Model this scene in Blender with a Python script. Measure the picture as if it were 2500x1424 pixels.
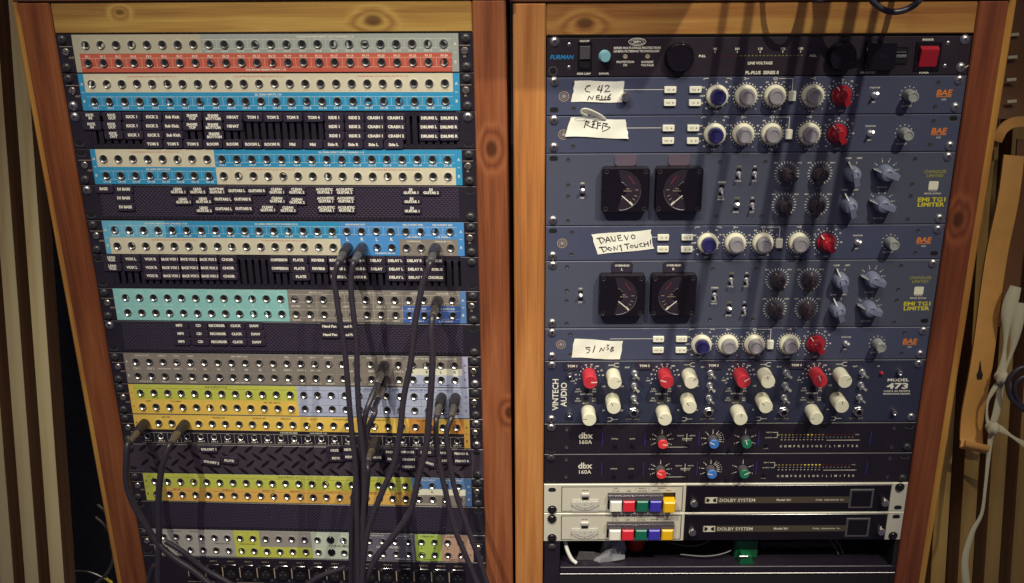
import bpy, math, random
from math import sin, cos, pi, radians, atan2, hypot
from mathutils import Matrix, Vector
random.seed(7)
for o in list(bpy.data.objects): bpy.data.objects.remove(o)
SC = bpy.context.scene
COL = SC.collection
MM = 0.001
U = 44.45                                  # one rack unit in millimetres
LEAN = radians(12)                         # both racks lean out at the top

# ---------------------------------------------------------------- frames
# rack space: u to the right, v up along the panel face, w out towards the viewer (millimetres)
def rack_matrix(ux, vx, wx, org):
    """panel axes given in the right rack's (u,v,w) -> 4x4 in right-rack local xyz (x=u, y=-w, z=v)"""
    c = lambda a: Vector((a[0], -a[2], a[1]))
    X, Z, W = c(ux), c(vx), c(wx)
    Y = -W
    m = Matrix((X, Y, Z)).transposed().to_4x4()
    m.translation = c(org) * MM
    return m
RX = Matrix.Rotation(LEAN, 4, 'X')
RIGHT = RX.copy()
LEFT = RX @ rack_matrix((.998668, .004577, .05139), (-.005672, .99976, .021175), (-.051281, -.021438, .998454),
                        (-562.85, 5.64, -12.71))
def rpt(M, u, v, w): return M @ Vector((u * MM, -w * MM, v * MM))
def rdir(u, v, w): return RX.to_3x3() @ Vector((u, -w, v))

# ---------------------------------------------------------------- camera
cam = bpy.data.cameras.new('camera'); co = bpy.data.objects.new('camera', cam); COL.objects.link(co)
f_ = rdir(-.0020881, -.34636934, -.9380959); u_ = rdir(.00480039, .93808367, -.3463755); r_ = f_.cross(u_)
cm = Matrix((r_, u_, -f_)).transposed().to_4x4(); cm.translation = rpt(RIGHT, -38.12, 137.35, 1200.96)
co.matrix_world = cm
cam.sensor_width = 36; cam.lens = 36 * 2531.3 / 2500; cam.clip_start = .02; cam.clip_end = 50
SC.camera = co

# ---------------------------------------------------------------- light
wd = bpy.data.worlds.new('World'); SC.world = wd; wd.use_nodes = True
bg = wd.node_tree.nodes['Background']; bg.inputs[0].default_value = (.45, .40, .57, 1); bg.inputs[1].default_value = .16
def spot(name, uvw, aim, power, size, col, rad):
    l = bpy.data.lights.new(name, 'SPOT'); l.energy = power; l.spot_size = radians(size); l.spot_blend = 1
    l.color = col; l.shadow_soft_size = rad
    o = bpy.data.objects.new(name, l); COL.objects.link(o)
    p = rpt(RIGHT, *uvw); q = rpt(RIGHT, *aim)
    o.location = p; o.rotation_euler = (q - p).to_track_quat('-Z', 'Y').to_euler()
spot('ceiling_spot', (-900, 1900, 1700), (-215, -385, 0), 222, 22.8, (1, .95, .77), .009)
spot('ceiling_spot', (1150, 1900, 1700), (150, -385, 0), 222, 22.8, (1, .94, .75), .009)
def fill_lamp(name, uvw, aim, sx, sy, power, col):
    l = bpy.data.lights.new(name, 'AREA'); l.shape = 'RECTANGLE'; l.size = sx; l.size_y = sy; l.energy = power; l.color = col; l.spread = radians(40)
    o = bpy.data.objects.new(name, l); COL.objects.link(o); p = rpt(RIGHT, *uvw); q = rpt(RIGHT, *aim)
    o.location = p; o.rotation_euler = (q - p).to_track_quat('-Z', 'Y').to_euler()
fill_lamp('soft_fill_lamp', (-60, 1500, 1100), (-60, -380, 0), 1.0, .5, 2.1, (1, .93, .86))  # added fill light for soft shade and metal highlights, not a real fixture
SC.view_settings.view_transform = 'Standard'; SC.view_settings.look = 'None'
SC.view_settings.gamma = 1; SC.view_settings.exposure = 0
SC.render.engine = 'CYCLES'

# ---------------------------------------------------------------- materials
MATS = {}
def srgb(r, g, b):
    f = lambda c: (c / 255 / 12.92) if c <= 10 else ((c / 255 + .055) / 1.055) ** 2.4
    return (f(r), f(g), f(b), 1)
def mk(name, col, rough=.5, metal=0, var=.08, scale=60, bump=0, bscale=300, spec=.5, emit=None, trans=0, coat=0, dust=0, alpha=1):
    m = bpy.data.materials.new(name); m.use_nodes = True; nt = m.node_tree; b = nt.nodes['Principled BSDF']
    b.inputs['Metallic'].default_value = metal; b.inputs['Specular IOR Level'].default_value = spec
    tc = nt.nodes.new('ShaderNodeTexCoord'); nz = nt.nodes.new('ShaderNodeTexNoise')
    nz.inputs['Scale'].default_value = scale; nz.inputs['Detail'].default_value = 5
    nt.links.new(tc.outputs['Object'], nz.inputs['Vector'])
    mx = nt.nodes.new('ShaderNodeMix'); mx.data_type = 'RGBA'
    c = Vector(col[:3])
    mx.inputs[6].default_value = (*(c * (1 - var)), 1); mx.inputs[7].default_value = (*[min(1, x * (1 + var)) for x in c], 1)
    nt.links.new(nz.outputs['Fac'], mx.inputs[0])
    last = mx.outputs[2]
    if dust:                                 # pale specks of dust
        n2 = nt.nodes.new('ShaderNodeTexNoise'); n2.inputs['Scale'].default_value = 420; n2.inputs['Detail'].default_value = 3
        nt.links.new(tc.outputs['Object'], n2.inputs['Vector'])
        mr = nt.nodes.new('ShaderNodeMapRange'); mr.inputs[1].default_value = .62; mr.inputs[2].default_value = .78
        mr.inputs[4].default_value = dust
        nt.links.new(n2.outputs['Fac'], mr.inputs[0])
        m2 = nt.nodes.new('ShaderNodeMix'); m2.data_type = 'RGBA'; m2.inputs[7].default_value = (.45, .42, .4, 1)
        nt.links.new(mr.outputs[0], m2.inputs[0]); nt.links.new(last, m2.inputs[6]); last = m2.outputs[2]
    nt.links.new(last, b.inputs['Base Color'])
    rr = nt.nodes.new('ShaderNodeMapRange'); rr.inputs[3].default_value = max(.02, rough * .8); rr.inputs[4].default_value = min(1, rough * 1.25)
    nt.links.new(nz.outputs['Fac'], rr.inputs[0]); nt.links.new(rr.outputs[0], b.inputs['Roughness'])
    if bump:
        n3 = nt.nodes.new('ShaderNodeTexNoise'); n3.inputs['Scale'].default_value = bscale; n3.inputs['Detail'].default_value = 4
        nt.links.new(tc.outputs['Object'], n3.inputs['Vector'])
        bp = nt.nodes.new('ShaderNodeBump'); bp.inputs['Strength'].default_value = bump; bp.inputs['Distance'].default_value = .0006
        nt.links.new(n3.outputs['Fac'], bp.inputs['Height']); nt.links.new(bp.outputs[0], b.inputs['Normal'])
    if emit:
        b.inputs['Emission Color'].default_value = emit[0]; b.inputs['Emission Strength'].default_value = emit[1]
    b.inputs['Alpha'].default_value = alpha
    if trans: b.inputs['Transmission Weight'].default_value = trans
    if coat: b.inputs['Coat Weight'].default_value = coat; b.inputs['Coat Roughness'].default_value = .08
    MATS[name] = m
    return m
def wood(name, axis, light, mid, dark, knots=(), gscale=1.0, rough=.42):
    """pine board: rings stretched along `axis` ('X' or 'Z'), bent and darkened round its knots (object-space metres)"""
    m = bpy.data.materials.new(name); m.use_nodes = True; nt = m.node_tree; N = nt.nodes.new; L = nt.links.new
    b = nt.nodes['Principled BSDF']; tc = N('ShaderNodeTexCoord')
    mp = N('ShaderNodeMapping'); s = (.7, 11, 11) if axis == 'X' else (11, 11, .7)
    mp.inputs['Scale'].default_value = [x * gscale for x in s]
    L(tc.outputs['Object'], mp.inputs[0])
    n1 = N('ShaderNodeTexNoise'); n1.inputs['Scale'].default_value = 2.6; n1.inputs['Detail'].default_value = 3; L(mp.outputs[0], n1.inputs['Vector'])
    mp2 = N('ShaderNodeMapping'); s2 = (5, 220, 220) if axis == 'X' else (220, 220, 5); mp2.inputs['Scale'].default_value = s2; L(tc.outputs['Object'], mp2.inputs[0])
    n2 = N('ShaderNodeTexNoise'); n2.inputs['Scale'].default_value = 3; n2.inputs['Detail'].default_value = 5; L(mp2.outputs[0], n2.inputs['Vector'])
    acc = n1.outputs['Fac']; kd = None
    for (kx, kz, kr) in knots:
        sp = N('ShaderNodeVectorMath'); sp.operation = 'SUBTRACT'; sp.inputs[1].default_value = (kx, 0, kz); L(tc.outputs['Object'], sp.inputs[0])
        ml = N('ShaderNodeVectorMath'); ml.operation = 'MULTIPLY'; ml.inputs[1].default_value = (.6, 0, 1) if axis == 'X' else (1, 0, .6); L(sp.outputs[0], ml.inputs[0])
        ln = N('ShaderNodeVectorMath'); ln.operation = 'LENGTH'; L(ml.outputs[0], ln.inputs[0])
        mr = N('ShaderNodeMapRange'); mr.interpolation_type = 'SMOOTHERSTEP'; mr.inputs[1].default_value = kr * 2.7; mr.inputs[2].default_value = 0; mr.inputs[4].default_value = .42
        L(ln.outputs['Value'], mr.inputs[0])
        ad = N('ShaderNodeMath'); ad.operation = 'ADD'; L(acc, ad.inputs[0]); L(mr.outputs[0], ad.inputs[1]); acc = ad.outputs[0]
        m2 = N('ShaderNodeMapRange'); m2.interpolation_type = 'SMOOTHSTEP'; m2.inputs[1].default_value = kr * .95; m2.inputs[2].default_value = kr * .35; L(ln.outputs['Value'], m2.inputs[0])
        if kd is None: kd = m2.outputs[0]
        else:
            a2 = N('ShaderNodeMath'); a2.operation = 'MAXIMUM'; L(kd, a2.inputs[0]); L(m2.outputs[0], a2.inputs[1]); kd = a2.outputs[0]
    mu = N('ShaderNodeMath'); mu.operation = 'MULTIPLY'; mu.inputs[1].default_value = 7; L(acc, mu.inputs[0])
    fr = N('ShaderNodeMath'); fr.operation = 'PINGPONG'; fr.inputs[1].default_value = 1; L(mu.outputs[0], fr.inputs[0])
    ad = N('ShaderNodeMath'); ad.operation = 'MULTIPLY_ADD'; ad.inputs[1].default_value = .5; L(fr.outputs[0], ad.inputs[0])
    m5 = N('ShaderNodeMath'); m5.operation = 'MULTIPLY'; m5.inputs[1].default_value = .62; L(n2.outputs['Fac'], m5.inputs[0]); L(m5.outputs[0], ad.inputs[2])
    cr = N('ShaderNodeValToRGB'); e = cr.color_ramp.elements
    e[0].position = .15; e[0].color = light; e[1].position = .95; e[1].color = dark
    x = e.new(.55); x.color = mid
    L(ad.outputs[0], cr.inputs[0]); last = cr.outputs[0]
    if kd is not None:
        mx = N('ShaderNodeMix'); mx.data_type = 'RGBA'; mx.inputs[7].default_value = [c * .35 for c in dark[:3]] + [1]
        m6 = N('ShaderNodeMath'); m6.operation = 'MULTIPLY'; m6.inputs[1].default_value = .8; L(kd, m6.inputs[0])
        L(m6.outputs[0], mx.inputs[0]); L(last, mx.inputs[6]); last = mx.outputs[2]
    L(last, b.inputs['Base Color']); b.inputs['Roughness'].default_value = rough
    bp = N('ShaderNodeBump'); bp.inputs['Strength'].default_value = .25; bp.inputs['Distance'].default_value = .0008
    L(ad.outputs[0], bp.inputs['Height']); L(bp.outputs[0], b.inputs['Normal'])
    MATS[name] = m
    return m
def perforated(name, col, pitch, hole=.27):
    """sheet steel punched with fine staggered holes (holes too small to tell apart at this distance)"""
    m = bpy.data.materials.new(name); m.use_nodes = True; nt = m.node_tree; N = nt.nodes.new; L = nt.links.new
    b = nt.nodes['Principled BSDF']; tc = N('ShaderNodeTexCoord'); mp = N('ShaderNodeMapping')
    mp.inputs['Scale'].default_value = (1 / pitch, 0, 1 / pitch); mp.inputs['Rotation'].default_value = (0, radians(45), 0)
    L(tc.outputs['Object'], mp.inputs[0])
    fr = N('ShaderNodeVectorMath'); fr.operation = 'FRACTION'; L(mp.outputs[0], fr.inputs[0])
    sb = N('ShaderNodeVectorMath'); sb.operation = 'SUBTRACT'; sb.inputs[1].default_value = (.5, 0, .5); L(fr.outputs[0], sb.inputs[0])
    ln = N('ShaderNodeVectorMath'); ln.operation = 'LENGTH'; L(sb.outputs[0], ln.inputs[0])
    mr = N('ShaderNodeMapRange'); mr.inputs[1].default_value = hole; mr.inputs[2].default_value = hole + .08; L(ln.outputs['Value'], mr.inputs[0])
    mx = N('ShaderNodeMix'); mx.data_type = 'RGBA'; mx.inputs[6].default_value = (.010, .008, .012, 1); mx.inputs[7].default_value = col
    L(mr.outputs[0], mx.inputs[0]); L(mx.outputs[2], b.inputs['Base Color']); b.inputs['Roughness'].default_value = .5
    bp = N('ShaderNodeBump'); bp.inputs['Strength'].default_value = .5; bp.inputs['Distance'].default_value = .001
    L(mr.outputs[0], bp.inputs['Height']); L(bp.outputs[0], b.inputs['Normal'])
    MATS[name] = m

mk('black_panel', srgb(37, 32, 43), .38, 0, .15, 40, .12, 900, dust=.08)
mk('tread_steel', srgb(66, 56, 66), .4, 0, .15, 40, .12, 900)
mk('black_paint', srgb(33, 27, 38), .42, 0, .15, 40, .15, 900, dust=.05)
mk('black_gloss', srgb(22, 18, 26), .16, 0, .1, 40)
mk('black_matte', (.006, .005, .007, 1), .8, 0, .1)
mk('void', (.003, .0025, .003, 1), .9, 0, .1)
mk('tile', srgb(50, 43, 58), .42, 0, .12, 90, .1, 700, dust=.05)
mk('white_print', srgb(238, 232, 214), .6, 0, .04)
mk('cream_print', srgb(226, 220, 200), .6, 0, .04)
mk('faint_print', srgb(178, 160, 135), .6, 0, .04)
mk('red_print', srgb(205, 132, 112), .6, 0, .06)
mk('dark_print', srgb(62, 48, 44), .6, 0, .06)
mk('navy_print', srgb(66, 70, 120), .6, 0, .06)
mk('teal_print', srgb(190, 226, 210), .6, 0, .04)
mk('nickel', (.68, .66, .63, 1), .28, 1, .1, 200)
mk('nickel_worn', (.5, .48, .45, 1), .42, 1, .2, 300)
mk('chrome', (.92, .91, .89, 1), .34, 1, .05)
mk('steel', (.58, .56, .56, 1), .36, 1, .15, 300)
mk('black_steel', (.07, .067, .07, 1), .36, .45, .2, 300)
mk('brass_pale', (.66, .60, .48, 1), .35, 1, .1, 200)
paper = {'greige': (176, 168, 142), 'greyblue': (150, 156, 148), 'red': (198, 84, 62), 'cream': (208, 199, 170), 'blue': (38, 146, 196),
         'blue2': (62, 138, 208), 'lightblue': (96, 176, 206), 'teal': (134, 198, 194), 'grey': (132, 122, 114), 'navyblue': (58, 96, 176), 'white': (226, 222, 196),
         'lavender': (172, 180, 208), 'lavgrey': (168, 166, 196), 'lime': (200, 204, 72), 'amber': (240, 196, 76), 'amber2': (234, 178, 76), 'slate': (104, 100, 118),
         'sage': (176, 184, 158), 'stone': (170, 166, 158), 'taupe': (158, 148, 140), 'mint': (192, 200, 180), 'green': (172, 200, 76), 'pink': (190, 150, 126),
         'steelblue': (78, 122, 180), 'brownamber': (206, 134, 50)}
def dull(c, k=.14):
    g = sum(c) / 3; return [x + (g - x) * k for x in c]
for k, c in paper.items(): mk('paper_' + k, srgb(*dull(c)), .55, 0, .11, 14, .1, 120, spec=.35, dust=.12)
mk('navy_paint', srgb(70, 74, 97), .4, 0, .12, 9, .16, 1400, dust=.06)
mk('slate_paint', srgb(76, 79, 96), .4, 0, .12, 9, .16, 1400, dust=.06)
mk('deep_navy', srgb(49, 52, 73), .4, 0, .13, 9, .16, 1400, dust=.06)
mk('brushed_black', srgb(50, 42, 50), .34, .2, .2, 30, .1, 600, dust=.05)
mk('tape', srgb(242, 240, 224), .7, 0, .03, 80, .25, 500)
mk('ink', srgb(38, 34, 36), .6)
mk('ivory_plastic', srgb(226, 222, 196), .35, 0, .05, 60)
mk('white_button', srgb(238, 236, 214), .4, 0, .03)
mk('blue_plastic', srgb(46, 43, 96), .25, 0, .08)
mk('grey_plastic', srgb(150, 145, 150), .3, 0, .06)
mk('grey_knob', srgb(150, 153, 148), .4, 0, .06)
mk('bluegrey_knob', srgb(122, 130, 152), .38, 0, .08, 100)
mk('brown_knob', srgb(54, 44, 49), .2, 0, .15, 100, coat=.6)
mk('red_plastic', srgb(166, 30, 44), .25, 0, .06, coat=.2)
mk('red_knob', srgb(192, 50, 62), .38, 0, .06)
mk('cap_red', srgb(226, 58, 62), .4); mk('cap_blue', srgb(62, 118, 190), .4); mk('cap_green', srgb(38, 118, 88), .4)
mk('dark_grey_knob', srgb(78, 74, 78), .45)
mk('yellow_print', srgb(212, 200, 44), .5); mk('dim_yellow_print', srgb(150, 146, 62), .5); mk('orange_print', srgb(222, 128, 40), .5)
mk('cyan_print', srgb(40, 140, 200), .5); mk('indigo_print', srgb(56, 46, 140), .5)
mk('cyan_knob', srgb(134, 190, 196), .35)
mk('led_dark', srgb(92, 30, 30), .3); mk('led_green', srgb(120, 120, 70), .3); mk('led_yellow', srgb(150, 132, 62), .3)
mk('led_lit', srgb(220, 190, 60), .3, emit=((1, .8, .15, 1), .18))
mk('meter_face', srgb(46, 37, 48), .25, 0, .15, 60); mk('meter_red', srgb(110, 40, 54), .4)
mk('plum_tape', srgb(94, 80, 94), .5)
mk('dolby_silver', srgb(214, 208, 190), .42, .15, .05, 90, .08, 800)
mk('smoked', (.12, .1, .12, 1), .12, 0, .05, alpha=.55)
mk('clear_plastic', (.75, .73, .7, 1), .08, 0, .01, alpha=.16)
mk('btn_white', srgb(236, 232, 216), .3); mk('btn_red', srgb(222, 44, 58), .3); mk('btn_green', srgb(24, 104, 80), .3)
mk('btn_blue', srgb(62, 54, 170), .3); mk('btn_yellow', srgb(236, 182, 20), .3)
mk('olive_band', srgb(78, 68, 56), .5)
mk('rubber', srgb(47, 42, 52), .38, 0, .12, 120, .1, 400, dust=.04)
mk('plug_black', srgb(40, 35, 42), .36, 0, .12, 120)
mk('plug_barrel', srgb(128, 122, 116), .36, .75, .12, 200)
mk('white_cable', srgb(232, 228, 222), .4)
mk('leather', srgb(190, 138, 70), .5, 0, .14, 40, .3, 260)
mk('leather_dark', srgb(104, 66, 30), .5, 0, .18, 40, .3, 260)
mk('lace', srgb(186, 178, 148), .8, 0, .06, 90, .5, 900)
mk('yellow_tag', srgb(220, 200, 60), .5)
mk('bag', srgb(150, 150, 158), .3, 0, .15, 60, .6, 60, trans=.2)
mk('junk_red', srgb(170, 34, 32), .5, 0, .2); mk('junk_green', srgb(16, 88, 54), .4, 0, .2); mk('junk_grey', srgb(86, 82, 84), .4, 0, .2)
mk('wall_paint', srgb(44, 30, 24), .8, 0, .2, 20)
perforated('perforated_black', srgb(56, 46, 66), .0034)
wood('pine_rail_left', 'X', srgb(182, 150, 80), srgb(162, 124, 62), srgb(128, 88, 46), knots=[(.128, -.004, .009), (-.16, .006, .005)])
wood('pine_rail_right', 'X', srgb(184, 142, 74), srgb(166, 116, 58), srgb(132, 80, 42), knots=[(-.198, -.004, .009)])
wood('pine_red_inner', 'Z', srgb(158, 98, 62), srgb(138, 78, 46), srgb(96, 50, 30), knots=[(.0, .255, .0095), (.017, -.09, .008)])
wood('pine_orange', 'Z', srgb(196, 136, 78), srgb(178, 116, 62), srgb(136, 82, 42))
wood('pine_red_outer', 'Z', srgb(150, 90, 50), srgb(128, 70, 36), srgb(88, 44, 23))
wood('pine_red_right', 'Z', srgb(144, 82, 48), srgb(124, 64, 36), srgb(86, 42, 25), knots=[(-.004, .17, .010)])
wood('pine_batten', 'Z', srgb(206, 158, 76), srgb(190, 136, 62), srgb(150, 96, 46))
wood('slat_pine', 'Z', srgb(214, 200, 150), srgb(204, 186, 134), srgb(184, 156, 104), gscale=.8, rough=.55)
wood('slat_pine_right', 'Z', srgb(176, 146, 82), srgb(164, 130, 68), srgb(134, 100, 50), gscale=.8, rough=.55)
wood('slat_side', 'Z', srgb(178, 138, 98), srgb(160, 120, 82), srgb(130, 92, 60), gscale=.8, rough=.6)  # brown of the shaded slat sides, put into the colour
wood('shelf_wood', 'X', srgb(110, 72, 46), srgb(92, 56, 36), srgb(66, 38, 26))

# ---------------------------------------------------------------- mesh builder: coordinates (u, v, w) in millimetres
class B:
    def __init__(s): s.V = []; s.F = []; s.M = []; s.mi = 0
    def v(s, u, v, w): s.V.append((u * MM, -w * MM, v * MM)); return len(s.V) - 1
    def f(s, *i): s.F.append(i); s.M.append(s.mi)
    def box(s, u0, u1, v0, v1, w0, w1, c=0):
        """box with the front edges chamfered by c; v0 < v1, front at w1"""
        A = [s.v(u0, v0, w0), s.v(u1, v0, w0), s.v(u1, v1, w0), s.v(u0, v1, w0)]
        R = [A]
        if c: R.append([s.v(u0, v0, w1 - c), s.v(u1, v0, w1 - c), s.v(u1, v1, w1 - c), s.v(u0, v1, w1 - c)])
        R.append([s.v(u0 + c, v0 + c, w1), s.v(u1 - c, v0 + c, w1), s.v(u1 - c, v1 - c, w1), s.v(u0 + c, v1 - c, w1)])
        s.f(*A[::-1])
        for a, b in zip(R, R[1:]):
            for i in range(4): s.f(a[i], a[(i + 1) % 4], b[(i + 1) % 4], b[i])
        s.f(*R[-1])
    def prism(s, pts, w0, w1, c=0, cap0=True):
        """outline (u,v) counter-clockwise extruded from w0 to w1, front edge chamfered by c (towards the centroid)"""
        n = len(pts); cu = sum(p[0] for p in pts) / n; cv = sum(p[1] for p in pts) / n
        def ins(p):
            d = hypot(p[0] - cu, p[1] - cv) or 1
            k = max(0, 1 - c / d); return (cu + (p[0] - cu) * k, cv + (p[1] - cv) * k)
        R = [[s.v(*p, w0) for p in pts]]
        if c: R.append([s.v(*p, w1 - c) for p in pts])
        R.append([s.v(*(ins(p) if c else p), w1) for p in pts])
        if cap0: s.f(*R[0][::-1])
        for a, b in zip(R, R[1:]):
            for i in range(n): s.f(a[i], a[(i + 1) % n], b[(i + 1) % n], b[i])
        s.f(*R[-1])
    def lathe(s, cu, cv, prof, n=20, cap=True, flute=0, a0=0):
        """profile of (radius, w) turned about the panel normal; flute = depth of grip grooves"""
        R = []
        for (r, w) in prof:
            ring = []
            for i in range(n):
                a = a0 + 2 * pi * i / n; rr = r - (flute if flute and i % 2 else 0) * (1 if r > flute * 3 else 0)
                ring.append(s.v(cu + rr * cos(a), cv + rr * sin(a), w))
            R.append(ring)
        for a, b in zip(R, R[1:]):
            for i in range(n): s.f(a[i], a[(i + 1) % n], b[(i + 1) % n], b[i])
        if cap: s.f(*R[-1])
    def tube(s, path, r, n=8, cap=True, flat=1.0):
        P = [Vector(p) for p in path]; R = []; up = Vector((.13, .37, 1)).normalized(); prev = None
        for i, p in enumerate(P):
            d = (P[min(i + 1, len(P) - 1)] - P[max(i - 1, 0)]).normalized()
            if prev is None: x = d.cross(up).normalized()
            else: x = (prev - d * prev.dot(d)).normalized()
            y = d.cross(x); prev = x
            rr = r(i / (len(P) - 1)) if callable(r) else r
            R.append([s.v(*(p + x * rr * cos(2 * pi * k / n) + y * rr * flat * sin(2 * pi * k / n))) for k in range(n)])
        for a, b in zip(R, R[1:]):
            for i in range(n): s.f(a[i], a[(i + 1) % n], b[(i + 1) % n], b[i])
        if cap: s.f(*R[0][::-1]); s.f(*R[-1])
    def line(s, pts, wd, w, th=.12):
        """flat inked stroke along points (u,v)"""
        for a, b in zip(pts, pts[1:]):
            d = Vector((b[0] - a[0], b[1] - a[1])); l = d.length
            if l < 1e-6: continue
            d /= l; nx = Vector((-d.y, d.x)) * wd / 2; e = d * wd * .35
            q = [(a[0] - e.x - nx.x, a[1] - e.y - nx.y), (b[0] + e.x - nx.x, b[1] + e.y - nx.y), (b[0] + e.x + nx.x, b[1] + e.y + nx.y), (a[0] - e.x + nx.x, a[1] - e.y + nx.y)]
            s.f(*[s.v(*p, w) for p in q])
    def text(s, t, u, v, h, w, align='C', bold=0.0, maxw=None, sx=1, shear=0, rot=0):
        """lettering with cap height h, centred on v"""
        V, F, wd = glyphs(t, bold)
        k = h; kx = h * sx
        if maxw and wd * kx > maxw: kx = maxw / wd
        off = {'C': -wd / 2, 'L': 0, 'R': -wd}[align]
        b = len(s.V); ca, sa = cos(rot), sin(rot)
        for (x, y) in V:
            X = (x + off) * kx + (y - .5) * k * shear; Y = (y - .5) * k
            s.v(u + X * ca - Y * sa, v + X * sa + Y * ca, w)
        for f in F: s.f(*[b + i for i in f])
_G = {}
def glyphs(t, bold):
    key = (t, bold)
    if key in _G: return _G[key]
    c = bpy.data.curves.new('g', 'FONT'); c.body = t; c.size = 1; c.resolution_u = 2; c.offset = bold
    o = bpy.data.objects.new('g', c); me = o.to_mesh()
    V = [(p.co.x, p.co.y) for p in me.vertices]; F = [tuple(p.vertices) for p in me.polygons]
    o.to_mesh_clear(); bpy.data.objects.remove(o); bpy.data.curves.remove(c)
    if V:
        cap = .69
        x0 = min(p[0] for p in V); x1 = max(p[0] for p in V)
        V = [((x - x0) / cap, y / cap) for x, y in V]; wd = (x1 - x0) / cap
    else: wd = 1
    _G[key] = (V, F, wd); return _G[key]
def mesh(name, b, mats, smooth=True, angle=38):
    me = bpy.data.meshes.new(name); me.from_pydata(b.V, [], b.F)
    if not isinstance(mats, (list, tuple)): mats = [mats]
    for m in mats: me.materials.append(MATS[m])
    if len(mats) > 1: me.polygons.foreach_set('material_index', b.M)
    if smooth:
        me.polygons.foreach_set('use_smooth', [True] * len(me.polygons)); me.set_sharp_from_angle(angle=radians(angle))
    me.update()
    return me
def link(name, me, parent=None, loc=None, rot=None):
    o = bpy.data.objects.new(name, me); COL.objects.link(o)
    if parent: o.parent = parent
    if loc: o.location = (loc[0] * MM, -loc[2] * MM, loc[1] * MM)
    if rot is not None: o.rotation_euler = (0, -rot, 0)
    return o
PRINTS = ('lettering', 'marks', 'lines', 'led_row', 'rivet_row', 'printed', 'row_letters', 'handwriting', 'logo_shapes')
def part(name, b, mats, parent, **k):
    o = link(name, mesh(name, b, mats, **k), parent)
    if any(p in name for p in PRINTS): o['kind'] = 'stuff'
    return o
def tag(o, label, cat, group=None):
    o['label'] = label; o['category'] = cat
    if group: o['group'] = group
    return o
def thing(name, label, cat, M, u, v, w=0, group=None):
    o = bpy.data.objects.new(name, None); COL.objects.link(o); o.empty_display_size = .01
    o.matrix_world = M @ Matrix.Translation((u * MM, -w * MM, v * MM))
    return tag(o, label, cat, group)
class Unit:
    """a rack-mounted unit: local u from its left edge, d = millimetres below its top edge"""
    def __init__(s, name, label, cat, M, unit, n=1, group=None):
        s.H = n * U; s.root = thing(name, label, cat, M, 241.3, -(unit + n) * U, 0, group); s.cu = 241.3
    def X(s, u): return u - s.cu
    def Y(s, d): return s.H - d
    def at(s, name, me, u, d, w=0, rot=None, parent=None):
        return link(name, me, parent or s.root, (s.X(u), s.Y(d), w), rot)
    def part(s, name, b, mats, parent=None, **k): return part(name, b, mats, parent or s.root, **k)
    def panel(s, mat, gap=.45, c=.7, th=3):
        b = B(); b.box(s.X(.3), s.X(482.3), gap, s.H - gap, -th, 0, c); return s.part('panel', b, mat)
    def text(s, b, t, u, d, h, w=.12, **k): b.text(t, s.X(u), s.Y(d), h, w, **k)
    def line(s, b, pts, wd, w=.12): b.line([(s.X(p[0]), s.Y(p[1])) for p in pts], wd, w)
def smooth_path(pts, n=6):
    P = [Vector(p) for p in pts]; P = [P[0] * 2 - P[1]] + P + [P[-1] * 2 - P[-2]]; out = []
    for i in range(1, len(P) - 2):
        a, b, c, d = P[i - 1:i + 3]
        for k in range(n):
            t = k / n
            out.append(.5 * ((2 * b) + (c - a) * t + (2 * a - 5 * b + 4 * c - d) * t * t + (3 * b - a - 3 * c + d) * t ** 3))
    out.append(P[-2]); return out
def rrect(u0, u1, v0, v1, r, n=4):
    o = []
    for (cx, cy, a0) in ((u1 - r, v0 + r, -pi / 2), (u1 - r, v1 - r, 0), (u0 + r, v1 - r, pi / 2), (u0 + r, v0 + r, pi)):
        for k in range(n + 1):
            a = a0 + pi / 2 * k / n; o.append((cx + r * cos(a), cy + r * sin(a)))
    return o

# ---------------------------------------------------------------- shared small parts
def lathe_mesh(name, prof, mat, n=20, flute=0, extra=None, mats=None):
    b = B(); b.lathe(0, 0, prof, n, flute=flute)
    if extra: extra(b)
    return mesh(name, b, mats or mat)
def cross_slot(b, w, r=2.2, wd=.9):
    b.mi = 1
    for a in (0.5, 0.5 + pi / 2):
        b.line([(-r * cos(a), -r * sin(a)), (r * cos(a), r * sin(a))], wd, w)
def screw_mesh(mat, r=5.2, h=3.0, ph=True):
    b = B(); b.lathe(0, 0, [(r * 1.12, 0), (r * 1.12, .6), (r, .7), (r * .98, h * .45), (r * .8, h * .82), (r * .45, h), (.2, h)], 18)
    if ph: cross_slot(b, h + .03, r * .42, r * .2)
    return mesh('rack_screw', b, [mat, 'black_matte'])
SCREW = screw_mesh('steel', 4.9); SCREWK = screw_mesh('black_steel', 4.9); SCREWB = screw_mesh('black_gloss', 5.6, 3.6)
def slotted():
    b = B(); b.lathe(0, 0, [(4.1, 0), (4.1, 1.0), (3.6, 1.5), (.2, 1.6)], 18); b.mi = 1; b.line([(-3.4, -1.6), (3.4, 1.6)], .8, 1.63)
    return mesh('adjuster_screw', b, ['brass_pale', 'black_matte'])
SLOTTED = slotted()
def slot_mesh():
    b = B(); o = rrect(-4.9, 4.9, -2.9, 2.9, 2.85, 5); b.prism(o, .02, .05)
    b.mi = 1; n = len(o); q = [(p[0] * 1.12, p[1] * 1.18 ) for p in o]
    I = [b.v(*p, .06) for p in o]; O = [b.v(*p, .06) for p in q]
    for i in range(n):
        if o[i][1] < .6 and o[(i + 1) % n][1] < .6: b.f(O[i], O[(i + 1) % n], I[(i + 1) % n], I[i])
    return mesh('mounting_slot', b, ['void', 'nickel'], smooth=False)
SLOT = slot_mesh()
PSCREW = lathe_mesh('panel_screw', [(2.5, .02), (2.5, .35), (2.0, .4), (1.7, .15), (.2, .12)], None, 14, mats=['black_steel'])
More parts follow.
